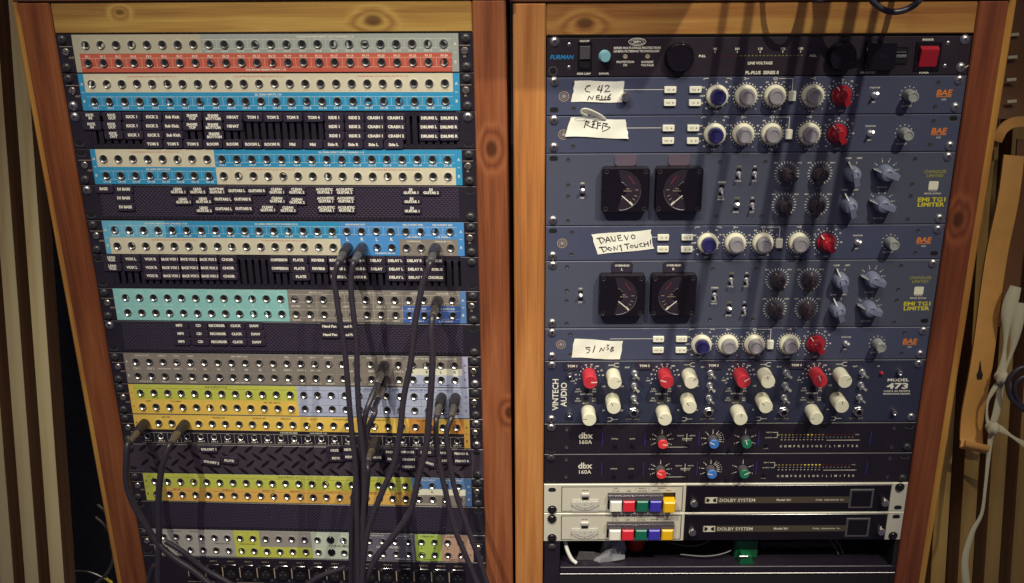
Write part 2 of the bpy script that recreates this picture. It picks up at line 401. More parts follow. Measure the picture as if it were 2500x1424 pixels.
def jack_mesh(name, mat, ro=4.75, ri=3.05):
    b = B(); b.lathe(0, 0, [(ro, .2), (ro, 1.5), (ro * .97, 1.75), (ro * .92, 1.75), (ri, .55), (ri * .98, .42)], 22, cap=False)
    b.mi = 1; b.lathe(0, 0, [(ri * .985, .53), (ri * .98, .40), (.2, .40)], 22)
    return mesh(name, b, [mat, 'void'])
JACK = jack_mesh('jack', 'nickel')
JACKD = jack_mesh('jack', 'nickel_worn')
JACKW = jack_mesh('jack', 'chrome', 4.2, 2.9)
def toggle_mesh(up=1, h=11, r=2.6):
    b = B(); b.lathe(0, 0, [(r * 1.5, 0), (r * 1.5, 1.2), (r, 1.3), (r, 4.2), (r * .7, 4.4), (.2, 4.5)], 12)
    P = smooth_path([(0, 0, 3.5), (0, up * 1.6, h * .6), (0, up * 3.6, h)], 3); b.tube(P, lambda t: .9 + .75 * t, 8)
    return mesh('toggle_switch', b, 'chrome')
TOGU, TOGD = toggle_mesh(1), toggle_mesh(-1)
TOGS = toggle_mesh(-1, 9, 2.3); TOGSU = toggle_mesh(1, 9, 2.3)
def toggle_right():
    b = B(); b.lathe(0, 0, [(4.3, 0), (4.3, 1.5), (3.4, 1.6), (3.4, 7), (2.6, 7.4), (.2, 7.4)], 14)
    b.tube(smooth_path([(0, 0, 6), (1.5, -1, 10), (4.2, -2.2, 14)], 3), lambda t: 1.1 + .7 * t, 8)
    return mesh('toggle_switch', b, 'chrome')
TOGR = toggle_right()

# ---------------------------------------------------------------- survey data (millimetres)
TILES={
 2:[('KICK/IN',27.7,5.7,0),('KICK/OUT',53.8,5.8,0),('KICK 1',77.3,5.9,0),('KICK 2',101.7,6.0,0),('Sub Kick',126.1,6.1,0),('SNARE/TOP',149.5,6.2,0),('SNARE/BOTTOM',174.3,6.3,0),('HIHAT',197.5,6.4,0),('TOM 1',221.2,6.5,0),('TOM 2',244.9,6.6,0),('TOM 3',268.1,6.7,0),('TOM 4',293.1,6.8,0),('RIDE 1',316.6,6.9,0),('RIDE 2',340.6,7.0,0),('CRASH 1',364.5,7.1,0),('CRASH 2',388.3,7.2,0),('DRUMS L',427.8,7.3,0),('DRUMS R',451.1,7.4,0),('KICK/IN',28.0,16.4,0),('KICK/OUT',52.1,16.5,0),('KICK 1',76.2,16.6,0),('KICK 2',100.2,16.7,0),('Sub Kick',124.2,16.8,0),('SNARE/TOP',148.1,16.8,0),('SNARE/BOTTOM',173.0,16.9,0),('HIHAT',196.8,17.0,0),('RIDE 1',316.3,17.4,0),('RIDE 2',340.3,17.5,0),('CRASH 1',364.3,17.6,0),('CRASH 2',388.3,17.7,0),('DRUMS L',426.9,17.8,0),('DRUMS R',450.3,17.9,0),('KICK/OUT',52.4,27.5,0),('KICK 1',76.5,27.6,0),('KICK 2',100.6,27.7,0),('Sub Kick',124.7,27.7,0),('SNARE/BOTTOM',173.2,27.9,0),('RIDE 1',316.0,28.3,0),('RIDE 2',339.6,28.4,0),('CRASH 1',363.7,28.5,0),('CRASH 2',388.2,28.5,0),('DRUMS L',427.0,28.7,0),('DRUMS R',450.4,28.7,0),('TOM 5',98.2,38.3,0),('TOM 5',122.3,38.3,0),('TOM 5',146.2,38.4,0),('ROOM',170.0,38.4,0),('ROOM',193.7,38.4,0),('ROOM L',217.7,38.5,0),('ROOM R',241.3,38.5,0),('Mid',265.2,38.5,0),('Mid',289.3,38.6,0),('Side R',313.3,38.6,0),('Side R',337.2,38.7,0),('Side L',360.9,38.7,0),('Side L',384.7,38.7,0),],
 4:[('BASS',30.1,4.4,0),('DI BASS',54.7,4.8,0),('LEAD/GUITAR 1',120.8,6.2,0),('LEAD/GUITAR 2',144.8,6.2,0),('RHYTHM/GUITAR 1',168.2,6.2,0),('GUITARS L',192.6,6.2,0),('GUITARS R',217.0,6.2,0),('CLEAN/GUITAR 1',240.8,6.1,0),('CLEAN/GUITAR 2',265.1,6.1,0),('ACOUSTIC/GUITAR 1',298.7,6.1,0),('ACOUSTIC/GUITAR 2',322.8,6.1,0),('DI/GUITAR 1',402.3,6.0,0),('DI/GUITAR 2',426.3,6.0,0),('DI BASS',53.0,15.8,0),('LEAD/GUITAR 1',125.6,18.8,0),('LEAD/GUITAR 2',150.3,18.2,0),('GUITARS L',174.5,16.8,0),('GUITARS R',198.7,16.7,0),('CLEAN/GUITAR 1',240.3,17.3,0),('CLEAN/GUITAR 2',264.5,18.5,0),('ACOUSTIC/GUITAR 1',299.3,17.0,0),('ACOUSTIC/GUITAR 2',323.5,16.9,0),('DI/GUITAR 1',402.8,17.1,0),('DI BASS',53.6,27.1,0),('LEAD/GUITAR 2',149.9,29.5,0),('GUITARS L',174.1,28.9,0),('GUITARS R',198.5,28.5,0),('CLEAN/GUITAR 1',227.7,28.4,0),('CLEAN/GUITAR 2',252.6,28.8,0),('ACOUSTIC/GUITAR 1',299.4,28.5,0),('ACOUSTIC/GUITAR 2',323.5,28.4,0),('DI/GUITAR 1',402.7,28.8,0),],
 6:[('LEAD/VOX',25.7,5.1,0),('VOX L',50.0,5.1,0),('VOX R',74.7,5.1,0),('BACK VOX 1',98.9,5.1,0),('BACK VOX 2',123.1,5.0,0),('BACK VOX 3',147.2,5.0,0),('CHOIR',171.5,5.0,0),('COMPRESSION',235.5,4.9,0),('PLATE',259.4,4.9,0),('REVERB',283.7,4.9,0),('REVERB L',307.8,4.8,0),('REVERB R',331.8,4.8,0),('DELAY',355.5,4.8,0),('DELAY L',379.1,4.8,0),('DELAY R',403.0,4.7,0),('CHORUS',426.8,4.7,0),('LEAD/VOX',25.5,16.2,0),('VOX L',49.9,16.2,0),('VOX R',74.5,16.2,0),('BACK VOX 1',98.7,16.2,0),('BACK VOX 2',123.0,16.1,0),('BACK VOX 3',147.4,16.1,0),('CHOIR',171.3,16.1,0),('COMPRESSION',235.8,16.0,0),('PLATE',260.0,16.0,0),('REVERB',283.9,15.9,0),('REVERB L',308.0,15.9,0),('REVERB R',332.1,15.9,0),('DELAY',355.8,15.8,0),('DELAY L',379.6,15.8,0),('DELAY R',403.5,15.8,0),('CHORUS',427.4,15.8,0),('VOX R',74.2,27.0,0),('BACK VOX 1',98.6,27.0,0),('BACK VOX 2',122.6,26.9,0),('BACK VOX 3',146.9,26.9,0),('CHOIR',171.1,26.9,0),('PLATE',261.1,26.7,0),('REVERB L',308.0,26.6,0),('REVERB R',332.4,26.6,0),('DELAY L',379.5,26.5,0),('DELAY R',403.8,26.5,0),('CHORUS',427.5,26.4,0),],
 8:[('MP3',99.2,4.9,0),('CD',123.9,4.8,0),('RECORDER',147.8,4.7,0),('CLICK',172.0,4.6,0),('DAW',195.6,4.5,0),('Hand Pan',291.2,4.0,0),('Hand Pan',314.6,3.9,0),('MP3',99.8,16.2,0),('CD',123.6,16.1,0),('RECORDER',148.1,16.0,0),('CLICK',172.3,15.9,0),('DAW',196.5,15.8,0),('Hand Pan',291.4,15.4,0),('Hand Pan',314.8,15.3,0),('MP3',99.4,27.3,0),('CD',124.1,27.2,0),('RECORDER',148.4,27.1,0),('CLICK',172.4,27.0,0),('DAW',196.7,26.9,0),],
 12:[('SOLOIST 1',116.2,5.4,0),('SOLOIST 2',117.7,25.0,-8),('FLUTE',141.9,22.1,-4),('KEYS',284.8,3.8,0),('KEYS',302.8,2.2,0),('KEYS',285.8,15.5,0),('KEYS',303.7,13.3,0),('PADS',340.8,13.2,0),('PAD',357.5,4.8,0),('PA',357.5,15.3,0),('ORGAN',381.4,4.4,0),('ORGAN',382.2,15.5,0),('ORGAN',381.7,26.6,0),('PIANO',405.7,4.5,0),('PIANO',408.8,20.5,-20),('PIANO L',429.2,4.7,0),('PIANO L',429.0,16.4,0),('PIANO R',452.6,5.5,0),('PIANO R',453.3,16.5,0),],
}
CABLES={
 'c1':((321.9, -254.7),[(316.8, -273.7, 62.8), (318.6, -291.4, 66.1), (322.1, -316.4, 70.9), (325.2, -341.1, 75.6), (327.8, -374.9, 82.0), (330.0, -406.5, 88.0), (332.0, -453.5, 96.9), (335.1, -499.2, 105.6), (335.6, -550.7, 115.4), (334.7, -597.8, 124.3), (333.5, -656.2, 135.4)]),
 'c2':((339.9, -254.7),[(336.5, -274.5, 62.9), (336.5, -291.2, 66.1), (338.8, -312.4, 70.1), (340.8, -343.4, 76.0), (340.6, -381.1, 83.2), (341.5, -419.3, 90.4), (343.3, -457.9, 97.8), (345.3, -493.4, 104.5), (345.1, -533.4, 112.1), (341.9, -574.5, 119.9), (338.6, -656.1, 135.4)]),
 'c3':((429.4, -254.7),[(420.1, -279.1, 63.8), (418.0, -288.1, 65.5), (411.6, -321.8, 71.9), (407.1, -355.3, 78.3), (402.7, -380.3, 83.0), (396.2, -412.0, 89.0), (391.6, -444.1, 95.1), (387.6, -467.8, 99.6), (381.0, -498.4, 105.5), (365.2, -533.0, 112.0), (352.3, -564.9, 118.1), (344.8, -597.5, 124.3), (336.5, -656.1, 135.4)]),
 'c4':((429.4, -323.2),[(428.5, -342.2, 66.8), (429.4, -371.2, 72.3), (427.5, -409.3, 79.5), (424.0, -441.5, 85.6), (419.9, -477.0, 92.4), (410.2, -517.1, 100.0), (398.9, -558.3, 107.8), (375.3, -593.5, 114.5), (354.8, -621.5, 119.8), (334.6, -662.2, 127.6)]),
 'c5':((357.8, -412.1),[(350.5, -428.5, 86.2), (345.7, -449.4, 88.9), (340.0, -478.3, 92.7), (333.5, -515.6, 97.5), (327.6, -558.9, 103.1), (323.4, -608.5, 109.6), (319.8, -670.3, 117.6)]),
 'c6':((357.8, -432.5),[(358.3, -436.8, 86.0), (350.4, -455.9, 87.1), (345.5, -479.6, 90.2), (339.0, -517.0, 95.0), (333.9, -565.8, 101.4), (327.8, -615.6, 107.9), (322.3, -672.1, 115.2)]),
 'c7':((339.9, -521.4),[(341.5, -528.8, 66.0), (339.8, -545.6, 67.7), (337.5, -572.5, 72.9), (334.3, -610.4, 80.1), (332.2, -648.8, 87.4), (330.0, -687.6, 94.7)]),
 'c8':((429.4, -456.5),[(429.2, -470.2, 66.0), (429.6, -491.0, 69.7), (435.7, -523.8, 75.9), (441.0, -551.1, 81.1), (450.0, -592.9, 89.1), (464.3, -628.1, 95.8), (478.9, -666.8, 103.1), (482.0, -675.5, 104.8)]),
 'c9':((447.4, -456.5),[(442.0, -473.2, 66.3), (444.2, -496.0, 70.7), (449.4, -530.4, 77.2), (455.7, -558.2, 82.5), (468.7, -599.5, 90.3), (481.8, -634.7, 97.0), (491.4, -666.5, 103.0), (493.4, -675.2, 104.7)]),
 'c10':((35.2, -501.0),[(33.6, -519.7, 66.7), (32.6, -535.8, 69.8), (33.8, -556.8, 73.8), (41.1, -581.1, 78.4), (54.8, -606.5, 83.2), (68.3, -628.1, 87.3), (86.9, -646.5, 90.8), (111.1, -663.1, 93.9), (131.5, -681.0, 97.4), (140.7, -689.7, 99.0)]),
 'c11':((89.0, -501.0),[(83.2, -516.2, 66.0), (77.7, -535.0, 69.6), (72.6, -570.1, 76.3), (70.1, -606.1, 83.1), (67.0, -646.9, 90.9), (64.0, -691.6, 99.4)]),
}
LOOSE= [[(80.8, -619.9, 95), (103.1, -636.8, 95), (126.7, -661.3, 95), (156.5, -682.1, 95), (171.1, -695.1, 95)], [(317.0, -634.6, 120), (293.1, -644.4, 120), (276.8, -653.5, 120), (259.8, -670.2, 120)], [(54.1, -667.9, 80), (47.3, -681.0, 80), (41.8, -696.7, 80), (38.7, -710.5, 80)]]

# ================================================================ setting: the wall behind, slats, wooden racks
def world_box(name, x0, x1, y0, y1, z0, z1, mat, c=0):
    b = B(); b.box(x0, x1, z0, z1, -y1, -y0, c); return link(name, mesh(name, b, mat))
o = world_box('back_wall', -2200, 2200, 460, 480, -1150, 350, 'black_matte'); o['kind'] = 'structure'  # matte black stands for the deep shade in the gaps
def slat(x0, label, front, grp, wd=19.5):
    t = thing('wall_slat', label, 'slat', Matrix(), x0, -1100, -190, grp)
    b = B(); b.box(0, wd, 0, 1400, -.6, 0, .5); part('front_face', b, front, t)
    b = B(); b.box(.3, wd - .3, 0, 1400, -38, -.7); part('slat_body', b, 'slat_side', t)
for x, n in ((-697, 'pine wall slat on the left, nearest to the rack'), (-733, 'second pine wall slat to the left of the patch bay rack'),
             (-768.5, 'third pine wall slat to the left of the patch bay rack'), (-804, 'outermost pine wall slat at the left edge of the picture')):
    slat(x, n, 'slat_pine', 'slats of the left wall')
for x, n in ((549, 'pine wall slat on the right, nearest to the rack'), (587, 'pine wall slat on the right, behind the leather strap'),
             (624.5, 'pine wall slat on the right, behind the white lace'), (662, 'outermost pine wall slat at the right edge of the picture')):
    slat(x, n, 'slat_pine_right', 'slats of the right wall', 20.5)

def frame(label, M, lu, ru, rail, mats, bottom, batten, shelf):
    t = thing('equipment_rack', label, 'rack', M, 241.3, bottom, 0)
    X = lambda u: u - 241.3; Y = lambda v: v - bottom
    def stick(name, u0, u1, v0, v1, w0, w1, mat, c=1.2):
        cu, cv = (u0 + u1) / 2, (v0 + v1) / 2; b = B()
        b.box(u0 - cu, u1 - cu, v0 - cv, v1 - cv, w0, w1, c)
        return link(name, mesh(name, b, mat), t, (X(cu), Y(cv), 0))
    stick('stile', *lu, bottom, rail[1] + .2, -85, 2.6, mats[0], 1.6); stick('stile', *ru, bottom, rail[1] + .2, -85, 2.4, mats[1], 1.6)
    stick('top_rail', lu[1] + .5, ru[0] - .5, rail[0], rail[1], -60, 1.4, mats[2])
    stick('batten', *batten[:2], bottom, rail[1] + 60, batten[2] - 24, batten[2], 'pine_batten', 2)
    stick('top_board', lu[0] - 4, ru[1] + 4, rail[1] + 1, rail[1] + 22, -150, shelf, 'shelf_wood')
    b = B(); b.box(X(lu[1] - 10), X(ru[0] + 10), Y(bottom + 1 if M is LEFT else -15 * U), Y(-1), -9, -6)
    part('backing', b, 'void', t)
    return t
frame('pine rack frame on the left holding the patch bays', LEFT, (-35.5, 1.6), (480.6, 517.6), (.6, 35), ('pine_red_outer', 'pine_red_inner', 'pine_rail_left'), -810, (-47, -35.9, -7), 4)
frt = frame('pine rack frame on the right holding the preamps and compressors', RIGHT, (-38, -.9), (482.9, 516.5), (2.6, 38.2), ('pine_orange', 'pine_red_right', 'pine_rail_right'), -810, (517, 528, -4), 4)

# ================================================================ left rack: patch bays
def ear(P, u, scr, adj=True, txt='OUT'):
    """screws (s), black screws (k) or open slots (o) at top and bottom of a rack ear"""
    for d, k in zip((6.4, 38.0), scr):
        if k == 'o': P.at('mounting_slot', SLOT, u, d, .02)
        else: P.at('rack_screw', {'s': SCREW, 'k': SCREWK, 'b': SCREWB}[k], u, d, 0, random.random() * 3)
    if adj:
        P.at('adjuster_screw', SLOTTED, u + (2 if u < 240 else -1.5), 20.3, 0, random.random() * 3)
JU = lambda c: 35.25 + 17.918 * (c - 1)
E_ = lambda c: JU(c) - 8.959
A0, A1, B1 = .9, 22.3, 43.5
DV = {'A': (A0, A1 - .05), 'B': (A1 + .05, B1), 'AB': (A0, B1), 'M': (17.6, 26.8), 'A-': (A0, 17.5), 'B-': (26.9, B1)}
BLANK = lathe_mesh('blanking_plug', [(5.4, .1), (5.4, 1.2), (4.8, 1.8), (.2, 1.9)], 'black_gloss', 20)
def patchbay(unit, label, regions, prints, scr=('kk', 'kk'), skip=(), jm=None, lines=()):
    P = Unit('patchbay', label, 'patch bay', LEFT, unit, 1, 'patch bays in the left rack')
    P.panel('black_panel')
    strips = []
    for (a, b_, row, mat) in regions:
        u0 = 20 if a == 'L' else E_(a) + .03; u1 = 464 if b_ == 'R' else E_(b_ + 1) - .03
        d0, d1 = DV[row] if isinstance(row, str) else row
        b = B(); b.box(P.X(u0), P.X(u1), P.Y(d1), P.Y(d0), 0, .25 + .02 * (len(strips) % 3)); strips.append(P.part('label_strip', b, 'paper_' + mat, smooth=False))
    groups = {}
    for t in prints:
        txt, c, d, h, mat = t[:5]; mw = t[5] * 17.9 if len(t) > 5 else 16.6
        u = c if isinstance(c, float) and c > 30 else JU(c)
        b = groups.setdefault(mat, B()); P.text(b, txt, u, d, h, .36, bold=.018, maxw=mw)
    for (mat, c0, c1, ds, tick) in lines:
        b = groups.setdefault(mat, B())
        for d in ds: P.line(b, [(E_(c0) + .5, d), (E_(c1 + 1) - .5, d)], .28, .35)
        for c in range(c0 + 1, c1 + 1):
            if tick and (c - c0) % tick == 0: P.line(b, [(E_(c), ds[0]), (E_(c), ds[-1])], .22, .35)
    for mat, b in groups.items(): P.part('lettering', b, mat, smooth=False)
    b = B()
    P.text(b, 'OUT', 16.2, 26.8, 2.0, bold=.02); P.text(b, 'IN', 470.5, 26.4, 2.0, bold=.02)
    P.line(b, [(4, 14.2), (19, 14.2)], .5); P.line(b, [(465, 14.2), (477, 14.2)], .5)
    P.part('ear_lettering', b, 'faint_print', smooth=False)
    for r, d in (('A', 12.03), ('B', 32.42)):
        for c in range(1, 25):
            if (unit, c) == (15, 14): P.at('blanking_plug', BLANK, JU(c), d, .1); continue
            jm_ = jm[r] if jm else JACK
            if jm_ is JACK and random.random() < .3: jm_ = JACKD
            j_ = P.at('jack', jm_, JU(c) + random.uniform(-.15, .15), d + random.uniform(-.15, .15), random.uniform(-.1, .25))
            j_.rotation_euler = (random.uniform(-.05, .05), random.random() * 6, random.uniform(-.05, .05))
    ear(P, 8.6, scr[0]); ear(P, 472.4, scr[1])
    return P
def ser(fmt, c0, c1, n0, d, h, mat): return [(fmt % (n0 + i), c0 + i, d, h, mat) for i in range(c1 - c0 + 1)]
def marks(P, ml, mr):
    for u, m in ((23.2, ml), (460.2, mr)):
        if not m: continue
        b = B(); P.text(b, 'A', u, 12.6, 3.2, .36, bold=.01); P.text(b, 'B', u, 32.6, 3.2, .36, bold=.01); P.text(b, 'PB%d' % P.no, u, 22.2, 1.4, .36, maxw=5.5)
        P.part('row_letters', b, m, smooth=False)
W_, F_, R_, K_, N_, T_, C_ = 'white_print', 'faint_print', 'red_print', 'dark_print', 'navy_print', 'teal_print', 'cream_print'
hA, hB, jA, jB, mid = 4.0, 25.2, 19.4, 40.4, 22.3
ts, hs = 2.4, 2.1
PBS = []
PBS.append(patchbay(0, 'topmost patch bay, grey label strip above a red one', [('L', 0, 'AB', 'greige'), (1, 8, 'A', 'greige'), (9, 24, 'A', 'greyblue'), (1, 24, 'B', 'red'), (25, 'R', 'AB', 'greyblue')],
    ser('CH %d', 9, 24, 1, 19.6, ts, C_) + ser('CH %d', 1, 8, 1, 19.6, 1.8, F_) + ser('IN %d', 1, 24, 1, 25.3, ts, C_) + [('TASCAM DM-4800 DIRECT OUT CHANNELS 1-16', 16.5, hA, hs, C_, 5), ('TASCAM DM 4800MIC PRES IN 1-24', 12.5, 40.9, 2.1, C_, 4)],
    ('kk', 'kk'), lines=[(C_, 9, 24, (6.8, 17), 1), (C_, 1, 24, (27.4, 38), 1)]))
PBS.append(patchbay(1, 'second patch bay from the top, cream strip above a cyan strip', [('L', 0, 'AB', 'blue'), (1, 24, 'A', 'cream'), (1, 24, 'B', 'blue'), (25, 'R', 'AB', 'blue')],
    ser('CH %d', 1, 24, 1, 19.6, 1.8, F_) + ser('CH %d', 1, 24, 1, jB, ts, W_) + [('TASCAM DM 4800 ANALOG CARD 1 INPUTS CH 1-8', 5, hA, 1.7, R_, 5), ('TASCAM DM 4800 ANALOG CARD 2 INPUTS CH 9-16', 12, hA, 1.7, R_, 5), ('TASCAM DM 4800 ANALOG CARD 3 INPUTS CH 17-24', 20, hA, 1.7, R_, 5), ('SSL SIGMA INPUTS 1-24', 12.5, 24.9, hs, W_, 3)],
    ('ks', 'kk'), lines=[(C_, 1, 24, (27.4, 37.6), 1)]))
PBS.append(patchbay(3, 'patch bay with cream and blue strips swapped at the ninth jack', [('L', 0, 'AB', 'blue'), (1, 8, 'A', 'cream'), (9, 24, 'A', 'blue'), (1, 8, 'B', 'blue'), (9, 24, 'B', 'cream'), (25, 'R', 'AB', 'blue')],
    ser('CH %d', 1, 8, 17, 19.6, 1.8, F_) + ser('CH %d', 9, 24, 1, 19.4, ts, W_) + ser('CH %d', 1, 8, 25, jB, ts, W_) + ser('CH %d', 9, 24, 1, jB, 1.8, F_) +
    [('TASCAM DM 4800 ANALOG CARD 3 INPUTS CH 17-24', 4.5, hA, 1.7, R_, 5), ('SSL SIGMA DIRECT OUTS CHANNELS 1-16', 17, hA, 2.0, W_, 4.4), ('SSL SIGMA INPUTS 25-32', 4.6, 25, 1.9, W_, 3), ('TASCAM DM 4800 ANALOG CARD 1 INPUTS CH 1-8', 12.2, 25, 1.7, R_, 5), ('TASCAM DM 4800 ANALOG CARD 2 INPUTS CH 9-16', 20.5, 25, 1.7, R_, 5)],
    ('ok', 'kk'), lines=[(C_, 9, 24, (6.8, 16.6), 1), (C_, 1, 8, (27.4, 37.6), 1)]))
PBS.append(patchbay(5, 'patch bay with a blue upper strip, headphone jacks and three cables plugged in', [('L', 0, 'AB', 'lightblue'), (1, 4, 'A', 'lightblue'), (5, 16, 'A', 'blue'), (17, 24, 'A', 'blue2'), (1, 16, 'B', 'cream'), (17, 20, 'B', 'blue2'), (21, 24, 'B', 'grey'), (25, 'R', 'AB', 'blue2')],
    ser('CH %d', 1, 16, 17, 19.4, ts, W_) + ser('CH %d', 1, 16, 17, jB, 1.8, F_) + [('SSL SIGMA DIRECT OUTS CHANNELS 17-24', 4.6, hA, 1.9, W_, 4.4), ('SSL SIGMA DIRECT OUTS CHANNELS 25-32', 12.2, hA, 1.9, W_, 4.6), ('HEADPHONE OUT', 17.6, hA, 2, W_, 2), ('MIX A INSERT SND', 21.5, hA, 2, W_, 2), ('MIX B INSERT SND', 23.5, hA, 2, W_, 2)] +
    [(t, c, 22.6, 4.0, W_) for t, c in (('L', 17), ('R', 18), ('L', 19), ('R', 20))] + [('L SSL SIGMA R', 21.5, 19.4, 2, W_, 1.7), ('L SSL SIGMA R', 23.5, 19.4, 2, W_, 1.7), ('TALKBACK MIC IN', 19.5, jB, 2, W_, 2), ('COMPRESSOR', 21.5, 25, 1.9, C_, 1.3), ('CHANDLER TG-1', 23.5, 25, 1.9, C_, 1.7), ('L', 21, jB, 2, C_), ('R', 22, jB, 2, C_), ('UNIT 1', 23.3, jB, 2, C_), ('2', 24, jB, 2, C_)] +
    [('TASCAM DM 4800 ANALOG CARD 3 INPUTS CH 17-24', 5, 25, 1.6, R_, 5), ('TASCAM DM 4800 ANALOG CARD 4 INPUTS CH 25-32', 12.6, 25, 1.6, R_, 5)],
    ('kk', 'kk'), lines=[(C_, 1, 24, (6.8, 16.8), 1)]))
tl = ['AVALON', 'TUBE OUT', 'MANLEY COMP OUT', 'LEXICON LXP-15 1', 'LEXICON LXP-15 2', 'LEXICON MX200', 'REV SDR OUT']
PBS.append(patchbay(7, 'patch bay with a turquoise left half, grey middle and blue right corner', [('L', 0, 'AB', 'teal'), (1, 12, 'AB', 'teal'), (13, 20, 'AB', 'grey'), (21, 24, (A0, 20.6), 'grey'), (21, 24, (20.7, B1), 'navyblue'), (25, 'R', 'AB', 'steelblue')],
    [('EVENTIDE', 1, 3.6, 1.8, T_), ('VOC OUT', 2, 3.6, 1.8, T_), ('MANLEY VARI MU OUT', 3.5, 3.6, 1.8, T_, 1.9), ('LEXICON LXP-15 1', 5.5, 3.6, 1.9, T_, 1.8), ('LEXICON LXP-15 2', 7.5, 3.6, 1.9, T_, 1.8), ('LEXICON MX 200', 9.5, 3.6, 1.9, T_, 1.8), ('REV SND OUT', 11.5, 3.6, 1.9, T_, 1.6),
     ('EVENTIDE', 1, 41.2, 1.7, T_), ('VOC IN', 2, 41.2, 1.7, T_), ('MANLEY VARI MU IN', 3.5, 41.2, 1.7, T_, 1.9), ('LEXICON LXP-15 1', 5.5, 41.2, 1.7, T_, 1.8), ('LEXICON LXP-15 2', 7.5, 41.2, 1.7, T_, 1.8), ('LEXICON MX 200', 9.5, 41.2, 1.7, T_, 1.8), ('REV SND IN', 11.5, 41.2, 1.7, T_, 1.6),
     ('UNIT 1', 1, mid, 2.2, T_), ('UNIT 2', 2, mid, 2.2, T_), ('CH A', 3, mid, 3.4, T_), ('CH B', 4, mid, 3.4, T_)] + [(('L', 'R')[i % 2], 5 + i, mid, 3.4, T_) for i in range(8)] +
    [('API 2500', 13, mid, 2.1, C_), ('CH 1', 14, mid, 2.3, C_), ('CH2', 15, mid, 2.3, C_), ('UNIT 1', 16.6, mid, 2.4, C_), ('UNIT 1', 18, mid, 2.5, C_), ('UNIT 2', 19, mid, 2.5, C_), ('SIDE/C', 20, mid, 2.5, C_), ('API 2500 OUT', 14.5, 3.8, 2, C_, 1.5), ('AVALON 737 OUT', 16.5, 3.8, 2, C_, 1.6), ('SUMMIT TLA-100 A', 18.5, 3.8, 2, C_, 1.8), ('UNIT 1', 20, 3.8, 2, C_),
     ('EXPANDER', 21.5, 3.8, 2, C_, 1.2), ('CHANDLER TG-1', 23.5, 3.8, 2.1, C_, 1.6), ('L', 21, 18.8, 2, C_), ('R', 22, 18.8, 2, C_), ('UNIT 1', 23.2, 18.8, 2, C_), ('2', 24, 18.8, 2, C_), ('SC/CHO', 13, 41, 2, C_), ('API 2500 IN', 14.5, 41, 2, C_, 1.4), ('AVALON 737', 16.5, 41, 2, C_, 1.4), ('SUMMIT TLA-100 A', 18.5, 41, 2, C_, 1.8), ('UNIT 2', 20, 41, 2, C_),
     ('MIX A INSERT RTN', 21.5, 24.4, 1.9, W_, 1.8), ('MIX B INSERT RTN', 23.5, 24.4, 1.9, W_, 1.8), ('L SSL SIGMA R', 21.5, 41, 1.9, W_, 1.8), ('L SSL SIGMA R', 23.5, 41, 1.9, W_, 1.8)],
    ('kk', 'kk'), lines=[(T_, 1, 12, (6.4, 17, 27.2, 38), 2), (C_, 13, 24, (6.4, 17, 27.2, 38), 2)]))
PBS.append(patchbay(9, 'grey patch bay with a white L R band at its right end', [('L', 0, 'AB', 'grey'), (1, 12, 'AB', 'grey'), (13, 20, 'AB', 'grey'), (21, 24, 'A-', 'grey'), (21, 24, 'M', 'white'), (21, 24, 'B-', 'lavender'), (25, 'R', 'AB', 'lavgrey')],
    [('FATSO JR OUT', 1.5, 3.8, 2, C_, 1.8), ('DIRECT 1', 3, 3.8, 2, C_), ('1176-A', 4, 3.8, 2, C_), ('1176-B', 5, 3.8, 2, C_), ('DBX LIMITS OUT', 8.6, 3.8, 2, C_, 1.7), ('160A', 12, 3.8, 2, C_), ('160A', 13, 3.8, 2, C_), ('DIRECT 1', 14, 3.8, 2, C_), ('AMBIENT', 15, 3.8, 2, C_), ('DRAWMER OUT', 16.7, 3.8, 2, C_, 1.7), ('PORT 1', 18, 3.8, 2, C_), ('CHANDLER TG-1', 19.6, 3.8, 2.2, C_, 1.7), ('MANLEY VARI MU', 21.5, 3.8, 2, C_, 1.8), ('SSL G COMP OUT', 23.5, 3.8, 2.1, C_, 1.8),
     ('CH 1', 1, mid, 3.1, C_), ('CH 2', 2, mid, 3.1, C_), ('RANDOM IN', 3, mid, 2.1, C_), ('UNIT 1', 4, mid, 2.6, C_), ('UNIT 2', 5, mid, 2.6, C_)] + [('R%d' % (i + 1), 6 + i, mid, 2.6, C_) for i in range(6)] + [('UNIT 1', 12, mid, 2.6, C_), ('UNIT 2', 13, mid, 2.6, C_), ('DBX 160A', 14, mid, 2.1, C_), ('LA 610', 16.8, mid, 3.1, C_, 1.5), ('1969', 18, mid, 2.9, C_), ('UNIT 2', 20, mid, 2.7, C_)] + [(('L', 'R')[i % 2], 21 + i, mid, 3.6, K_) for i in range(4)] +
    [('FATSO JR IN', 1.5, 40.9, 2, C_, 1.8), ('DIRECT 1', 3, 40.9, 2, C_), ('1176-A', 4, 40.9, 2, C_), ('1176-B', 5, 40.9, 2, C_), ('DBX LIMITS IN', 8.6, 40.9, 2, C_, 1.6), ('160A', 12, 40.9, 2, C_), ('160A', 13, 40.9, 2, C_), ('DIRECT 2', 14, 40.9, 2, C_), ('AMBIENT', 15, 40.9, 2, C_), ('DRAWMER IN', 16.7, 40.9, 2, C_, 1.7), ('PORT 1', 18, 40.9, 2, C_), ('CHANDLER TG-1', 19.6, 40.9, 2.2, C_, 1.7), ('MANLEY MP IN', 21.5, 40.9, 2.2, N_, 1.7), ('DRAWMER EQ IN', 23.5, 40.9, 2.2, N_, 1.8)],
    ('kk', 'ks'), lines=[(F_, 1, 20, (6.4, 17, 27.2, 38), 1), (F_, 21, 24, (6.4, 17.4), 2)]))
